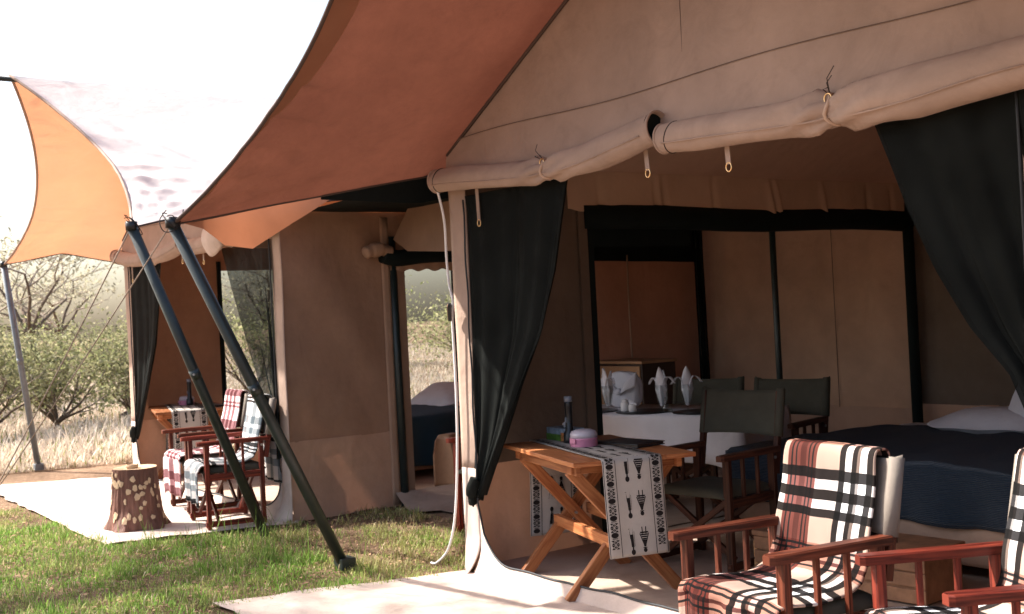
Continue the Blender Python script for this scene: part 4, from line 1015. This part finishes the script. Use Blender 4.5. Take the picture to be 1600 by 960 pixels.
# stump
t = thing('tree_stump', 'carved tree stump stool with pale spots on the sunlit groundsheet', 'stump', (-3.24, -.94, .015))
def srad(a, z):
    k = max(0, 1-z/.16); return (.165+.04*(1-z/.46)**1.5)*(1+.05*math.sin(a*3+1)+.03*nz(math.cos(a)*2, math.sin(a)*2, z*3, 2))+.03*k*k*(1+math.sin(a*5))
def sf(i, j):
    a = 2*math.pi*i; z = .46*j; q = srad(a, z)+.010*nz(math.cos(a)*9, math.sin(a)*9, z*4, 1)*(1 if j < .97 else .4); return (q*math.cos(a), q*math.sin(a), z)
MB().grid(sf, 112, 28).build('trunk', 'stump_bark', t, True)
mb = MB(); mb.v = [Vector(sf(k/56, 1))+Vector((0, 0, .001)) for k in range(56)]; mb.face(range(56)); mb.build('seat_top', 'bark_cut', t)
for q in range(72):
    a = random.random()*2*math.pi; z = random.uniform(.05, .43); w_, h_ = random.uniform(.012, .028), random.uniform(.014, .036); n_ = random.choice((5, 6, 7))
    mb = MB()
    for k in range(n_):
        b_ = 2*math.pi*k/n_+.4; aa = a+w_*math.cos(b_)*random.uniform(.65, 1.3)/.19; zz = z+h_*math.sin(b_)*random.uniform(.7, 1.25); rr = srad(aa, zz)+.007
        mb.v.append(Vector((rr*math.cos(aa), rr*math.sin(aa), zz)))
    mb.v.append(Vector(((srad(a, z)+.009)*math.cos(a), (srad(a, z)+.009)*math.sin(a), z)))
    for k in range(n_): mb.face((k, (k+1) % n_, n_))
    mb.build('carved_spot', 'bark_cut', t)
t = thing('ashtray', 'small pale dish standing on the carved stump', 'dish', (-3.20, -.98, .4765))
MB().lathe([(.04, 0), (.048, .012), (.045, .03), (.04, .03), (.038, .012), (.0, .010)], 20, cap=False).build('dish', 'bark_cut', t, True)

# ------------------------------------------------------------------ vegetation
def vn(x, y, s, o=0): return np.array([noise.noise(Vector((a*s, b*s, o))) for a, b in zip(x, y)])
def blades(n, xy, hmin, hmax, wmin, wmax, colfn, name, mat, label, cat, lean=.5):
    P = xy(n); n = len(P); h = rng.uniform(hmin, hmax, n)*(.55+.9*rng.random(n)**2)*np.clip(.85+1.3*vn(P[:, 0], P[:, 1], 3.5, 11.0)+.6*vn(P[:, 0], P[:, 1], 11.0, 5.0), .35, 2.0); w = rng.uniform(wmin, wmax, n); az = rng.uniform(0, 2*np.pi, n)
    ln = rng.uniform(.1, lean+.3, n)*h; dx, dy = np.cos(az), np.sin(az); px_, py_ = -dy*w/2, dx*w/2
    def vtx(k, s, wd): return np.stack([P[:, 0]+dx*ln*k+px_*wd*s, P[:, 1]+dy*ln*k+py_*wd*s, np.maximum(0, P[:, 2]+h*(1-(1-min(k, 1))**1.4 if k else 0)*np.sqrt(np.maximum(.1, 1-(ln/h*k*.6)**2)))], 1)
    V = np.stack([vtx(0, -1, 1), vtx(0, 1, 1), vtx(.5, 1, .75), vtx(.5, -1, .75), vtx(1, 0, 0)], 1).reshape(-1, 3)
    b = np.arange(n)*5; F = np.concatenate([np.stack([b, b+1, b+2], 1), np.stack([b, b+2, b+3], 1), np.stack([b+3, b+2, b+4], 1)])
    C = np.repeat(colfn(P, n), 5, 0); o = np_mesh(name, V, F, C, mat); return tag(o, label, cat, kind='stuff')
def lawn(n):
    x = rng.uniform(-5.2, .75, n); y = rng.uniform(-3.3, 2.6, n)
    # inside the visible wedge of open ground only
    keep = ~((x > -.25+.25*np.clip(y+1.46, 0, 2)) & (y > -1.5) & (y < 0))
    keep &= ~((x < -2.40-.2*np.clip(-y, 0, 1.36)) & (y > -1.35+.05*rng.standard_normal(n)))
    keep &= ~((x > -.02) & (y >= 0)) & ~((x < -2.42) & (y >= -.1)) & ~((y > .85))
    # gaps
    d_ = vn(x, y, 2.2, 1.0)+.6*vn(x, y, 6.0, 4.0)
    thin = np.clip((y+.75)/.5, 0, 1)*np.clip((x+3.2)/.6, 0, 1)*np.clip((-.9-x)/.4+1, 0, 1)
    left = np.clip((-3.6-x)/.5, 0, 1)*np.clip((y+1.75)/.2, 0, 1)
    pr = np.clip(.92+1.1*d_-.50*thin-.9*left, .04, 1); keep &= rng.random(n) < pr
    x, y = x[keep], y[keep]; return np.stack([x, y, np.zeros(len(x))], 1)
def lawn_col(P, n):
    g = vn(P[:, 0], P[:, 1], 1.5, 7.0)+.9*vn(P[:, 0], P[:, 1], 8.0, 2.0)+.35*rng.standard_normal(n)
    dry = np.clip((P[:, 1]+.7)/.5, 0, 1)*.5
    k = np.clip(.80+.5*g-dry*.75, 0, 1)[:, None]
    a = np.array([.42, .33, .18]); b = np.array([.34, .45, .08]); c = np.array([.18, .34, .05])
    col = a*(1-k)+(b*(1-k)+c*k)*k; m = (rng.random(n) < .10)[:, None]
    col = np.where(m, np.array([.55, .44, .28]), col); return np.clip(col*rng.uniform(.5, 1.5, (n, 1)), 0, 1)
blades(240000, lawn, .016, .056, .003, .007, lawn_col, 'grass', 'grass_leaf', 'short green grass patch between the groundsheets', 'grass', .8)
def tuft(n):
    cs = [(-1.05, -.62), (-1.35, -.52), (-1.9, -.5), (-.95, -.85), (-1.6, -.75), (-2.3, -1.0), (-2.9, -1.62), (-3.5, -1.6), (-1.2, -1.2), (-2.0, -1.9)]
    k = rng.integers(0, len(cs), n); c = np.array(cs)[k]; p = c+rng.normal(0, .15, (n, 2)); return np.concatenate([p, np.zeros((n, 1))], 1)
blades(900, tuft, .08, .19, .003, .006, lambda P, n: np.clip(np.array([.15, .24, .05])*rng.uniform(.6, 1.5, (n, 1)), 0, 1), 'tall_grass', 'grass_leaf', 'taller green grass tufts at the pole feet', 'grass', .6)
# fallen leaves and dry bits
def litter():
    n = 9000; x = rng.uniform(-5.5, .6, n); y = rng.uniform(-3.2, .8, n)
    keep = ~((x > -.35) & (y > -1.5)) & ~((x < -2.45) & (y > -1.40)); x, y = x[keep], y[keep]; n = len(x)
    s = rng.uniform(.004, .012, n); az = rng.uniform(0, 6.28, n); z = rng.uniform(.004, .024, n); t1 = rng.uniform(-.5, .5, n)
    c, sn = np.cos(az)*s, np.sin(az)*s
    V = np.stack([np.stack([x-c*1.6, y-sn*1.6, z], 1), np.stack([x+sn, y-c, z+s*t1], 1), np.stack([x+c*1.6, y+sn*1.6, z], 1), np.stack([x-sn, y+c, z-s*t1*.3+.004], 1)], 1).reshape(-1, 3)
    b = np.arange(n)*4; F = np.stack([b, b+1, b+2, b+3], 1)
    col = np.array([.24, .15, .09])*rng.uniform(.5, 2.0, (n, 1)); tag(np_mesh('leaf_litter', V, F, np.repeat(col, 4, 0), 'litter'), 'brown dead leaves scattered in the grass', 'litter', kind='stuff')
litter()
def field(n):
    rr = 2.5+rng.random(n)**1.6*60; th = rng.uniform(R(141), R(172), n); x = 5.86+np.cos(th)*(rr+12); y = -3.8+np.sin(th)*(rr+12)
    keep = (x < -6.9) & ~((x > -7.4) & (y < 4.6)) & ~((x > -7.5) & (y > -1.5) & (y < .1)); x, y = x[keep], y[keep]; return np.stack([x, y, np.zeros(len(x))], 1)
def field_col(P, n):
    k = np.clip(.5+.8*vn(P[:, 0], P[:, 1], .35, 3)+.3*rng.standard_normal(n), 0, 1)[:, None]
    g = (rng.random(n) < .10)[:, None]
    c = np.array([.74, .64, .52])*(1-k)+np.array([.62, .52, .40])*k
    return np.clip(np.where(g, np.array([.22, .24, .08]), c)*rng.uniform(.75, 1.25, (n, 1)), 0, 1)
blades(110000, field, .06, .20, .008, .022, field_col, 'dry_grass', 'dry_grass', 'pale dry savanna grass beyond the tents', 'grass', .7)

def leaves_at(C, size, cols, name, parent, mat='foliage'):
    n = len(C); nrm = rng.normal(size=(n, 3)); nrm /= np.linalg.norm(nrm, axis=1)[:, None]; a = np.cross(nrm, rng.normal(size=(n, 3))); a /= np.linalg.norm(a, axis=1)[:, None]; b = np.cross(nrm, a)
    s = (size*(.35+1.3*rng.random(n)**1.7))[:, None]
    V = np.stack([C-a*s, C-b*s*.45, C+a*s, C+b*s*.45], 1).reshape(-1, 3); k = np.arange(n)*4
    o = np_mesh(name, V, np.stack([k, k+1, k+2, k+3], 1), np.repeat(cols, 4, 0), mat, parent); o.data.polygons.foreach_set('use_smooth', [False]*n); return o
def branch_tree(seed, H, Rad, flat, nl, start=.35, depth=3, trunk_r=.12, splits=4):
    """returns branch tubes and tip positions (local)"""
    rs = random.Random(seed); segs = []; tips = []
    def grow(p, dirv, ln, rad, dep):
        pts = [p]; q = p.copy(); dv = dirv.copy(); n = 5
        for k in range(n):
            dv = (dv+Vector((rs.uniform(-.28, .28), rs.uniform(-.28, .28), rs.uniform(-.12, .2)))).normalized(); q = q+dv*ln/n; pts.append(q.copy())
        segs.append((pts, [rad*(1-.6*k/n) for k in range(n+1)]))
        if dep == 0: tips.extend(pts[2:]); return
        for k in range(splits):
            a = rs.uniform(0, 6.28); i = rs.randint(2, n); out_ = Vector((math.cos(a), math.sin(a), rs.uniform(-.05, .55) if not flat else rs.uniform(-.02, .28)))
            grow(pts[i], (dv*.6+out_).normalized(), ln*rs.uniform(.55, .8), rad*.45, dep-1)
    base = H*start; tp = [Vector((0, 0, 0)), Vector((rs.uniform(-.1, .1), rs.uniform(-.1, .1), base*.5)), Vector((rs.uniform(-.2, .2), rs.uniform(-.2, .2), base))]
    segs.append((tp, [trunk_r*1.2, trunk_r, trunk_r*.85]))
    for k in range(nl):
        a = 6.28*k/nl+rs.uniform(-.4, .4); up = rs.uniform(.5, 1.3) if flat else rs.uniform(.3, 1.6)
        grow(tp[-1] if k else tp[-1], Vector((math.cos(a), math.sin(a), up)).normalized(), Rad*rs.uniform(.55, .75), trunk_r*.6, depth-1)
    zmax = max(p.z for p in tips); rmax = max(math.hypot(p.x, p.y) for p in tips); fz = (H-base)/max(.1, zmax-base)
    fr = Rad/rmax*1.12
    def fix(p): return Vector((p.x*fr, p.y*fr, p.z if p.z <= base else base+(p.z-base)*fz))
    segs = [([fix(p) for p in a], b) for a, b in segs]; tips = [fix(p) for p in tips]
    return segs, tips
def make_tree(name, loc, seed, H, Rad, nleaf, lsize, c1, c2, label, cat, group, flat=True, nl=6, trunk_r=.12, depth=3, start=.35, spread=.22, splits=4, dens=1.0):
    t = thing(name, label, cat, loc, 0, group); segs, tips = branch_tree(seed, H, Rad, flat, nl, start, depth, trunk_r, splits)
    mb = MB(); mb2 = MB()
    for i, (p, rr) in enumerate(segs):
        (mb if rr[0] > .025 else mb2).tube(p, rr, 6 if rr[0] > .03 else 4, caps=False)
    mb.build('trunk', 'bark', t, True)
    if mb2.f: mb2.build('twigs', 'twig', t, True)
    T_ = np.array([tuple(p) for p in tips]); k = rng.integers(0, len(T_), nleaf)
    C = T_[k]+rng.normal(0, 1, (nleaf, 3))*np.array([spread, spread, spread*(.45 if flat else .9)])*Rad/2.5
    C[:, 2] = np.maximum(C[:, 2], .06); m = rng.random((nleaf, 1)); cl = (k*7919 % 97/97.0)[:, None]
    col = np.clip((np.array(c1)*m+np.array(c2)*(1-m))*(.4+1.0*cl), 0, 1)
    leaves_at(C, lsize, col, 'crown', t)
    return t
G1, G2 = (.29, .32, .13), (.50, .46, .27)
for i, (x, y, H, Rd, lb) in enumerate(((-13.4, -.30, 1.75, 1.5, 'dry thorn bush behind the grey blue pole'), (-14.6, 1.35, 1.6, 1.3, 'low olive bush beside the orange fly, middle of the gap'), (-15.5, 2.75, 2.1, 1.35, 'dark leafy bush touching the far tent corner'),
        (-20, 1.0, 1.8, 1.7, 'pale bush rising behind the thorn bush'), (-23, 3.8, 1.8, 1.8, 'faded bush far behind the olive bush'), (-17, 5.9, 2.2, 1.6, 'bush seen through the far tent window net'),
        (-24, 16.2, 2.3, 2.6, 'grey green bush seen through the side door window'), (-29, 14.8, 2.9, 2.8, 'tall grey bush left in the side door view'), (-27, 20.5, 2.4, 2.6, 'round grey bush right in the side door view'))):
    dk = .66 if i in (2, 0) else (.8 if i == 1 else 1.0)
    make_tree('shrub', (x, y, -.02), 20+i, H, Rd, 7500 if i < 5 else 5000, .036 if i < 6 else .055, tuple(c*dk for c in G1), tuple(c*(dk*.5+.5*dk*dk) for c in G2), lb, 'bush', 'bushes beyond the tents', flat=False, nl=9, trunk_r=.05, start=.06, depth=3, spread=.30, splits=3)
for i, (x, y, H, Rd, lb) in enumerate(((-18.5, -.6, 4.6, 2.6, 'flat topped acacia at the left edge of the photo'), (-23, 3.0, 4.3, 3.2, 'pale acacia with bare branches under the orange fly'), (-30, 5.5, 4.4, 3.2, 'distant acacia behind the bare branched one'), (-22, 8.6, 3.6, 2.6, 'acacia seen through the net window of the far tent'))):
    make_tree('acacia_tree', (x, y, -.02), 60+i, H, Rd, 2300, .05, (.36, .35, .24), (.46, .41, .28), lb, 'tree', 'acacia trees beyond the tents', True, 6, .09, 3, .38, .26, 3)
# shade tree standing left of the view: it throws the branch shadows on the flies and the ground
make_tree('acacia_tree', (-4.9, -5.6, -.02), 91, 8.6, 4.4, 6500, .055, (.10, .12, .05), (.15, .15, .07), 'large shade acacia standing outside the left edge', 'tree', 'acacia trees beyond the tents', True, 8, .24, 4, .55, .15, 4)
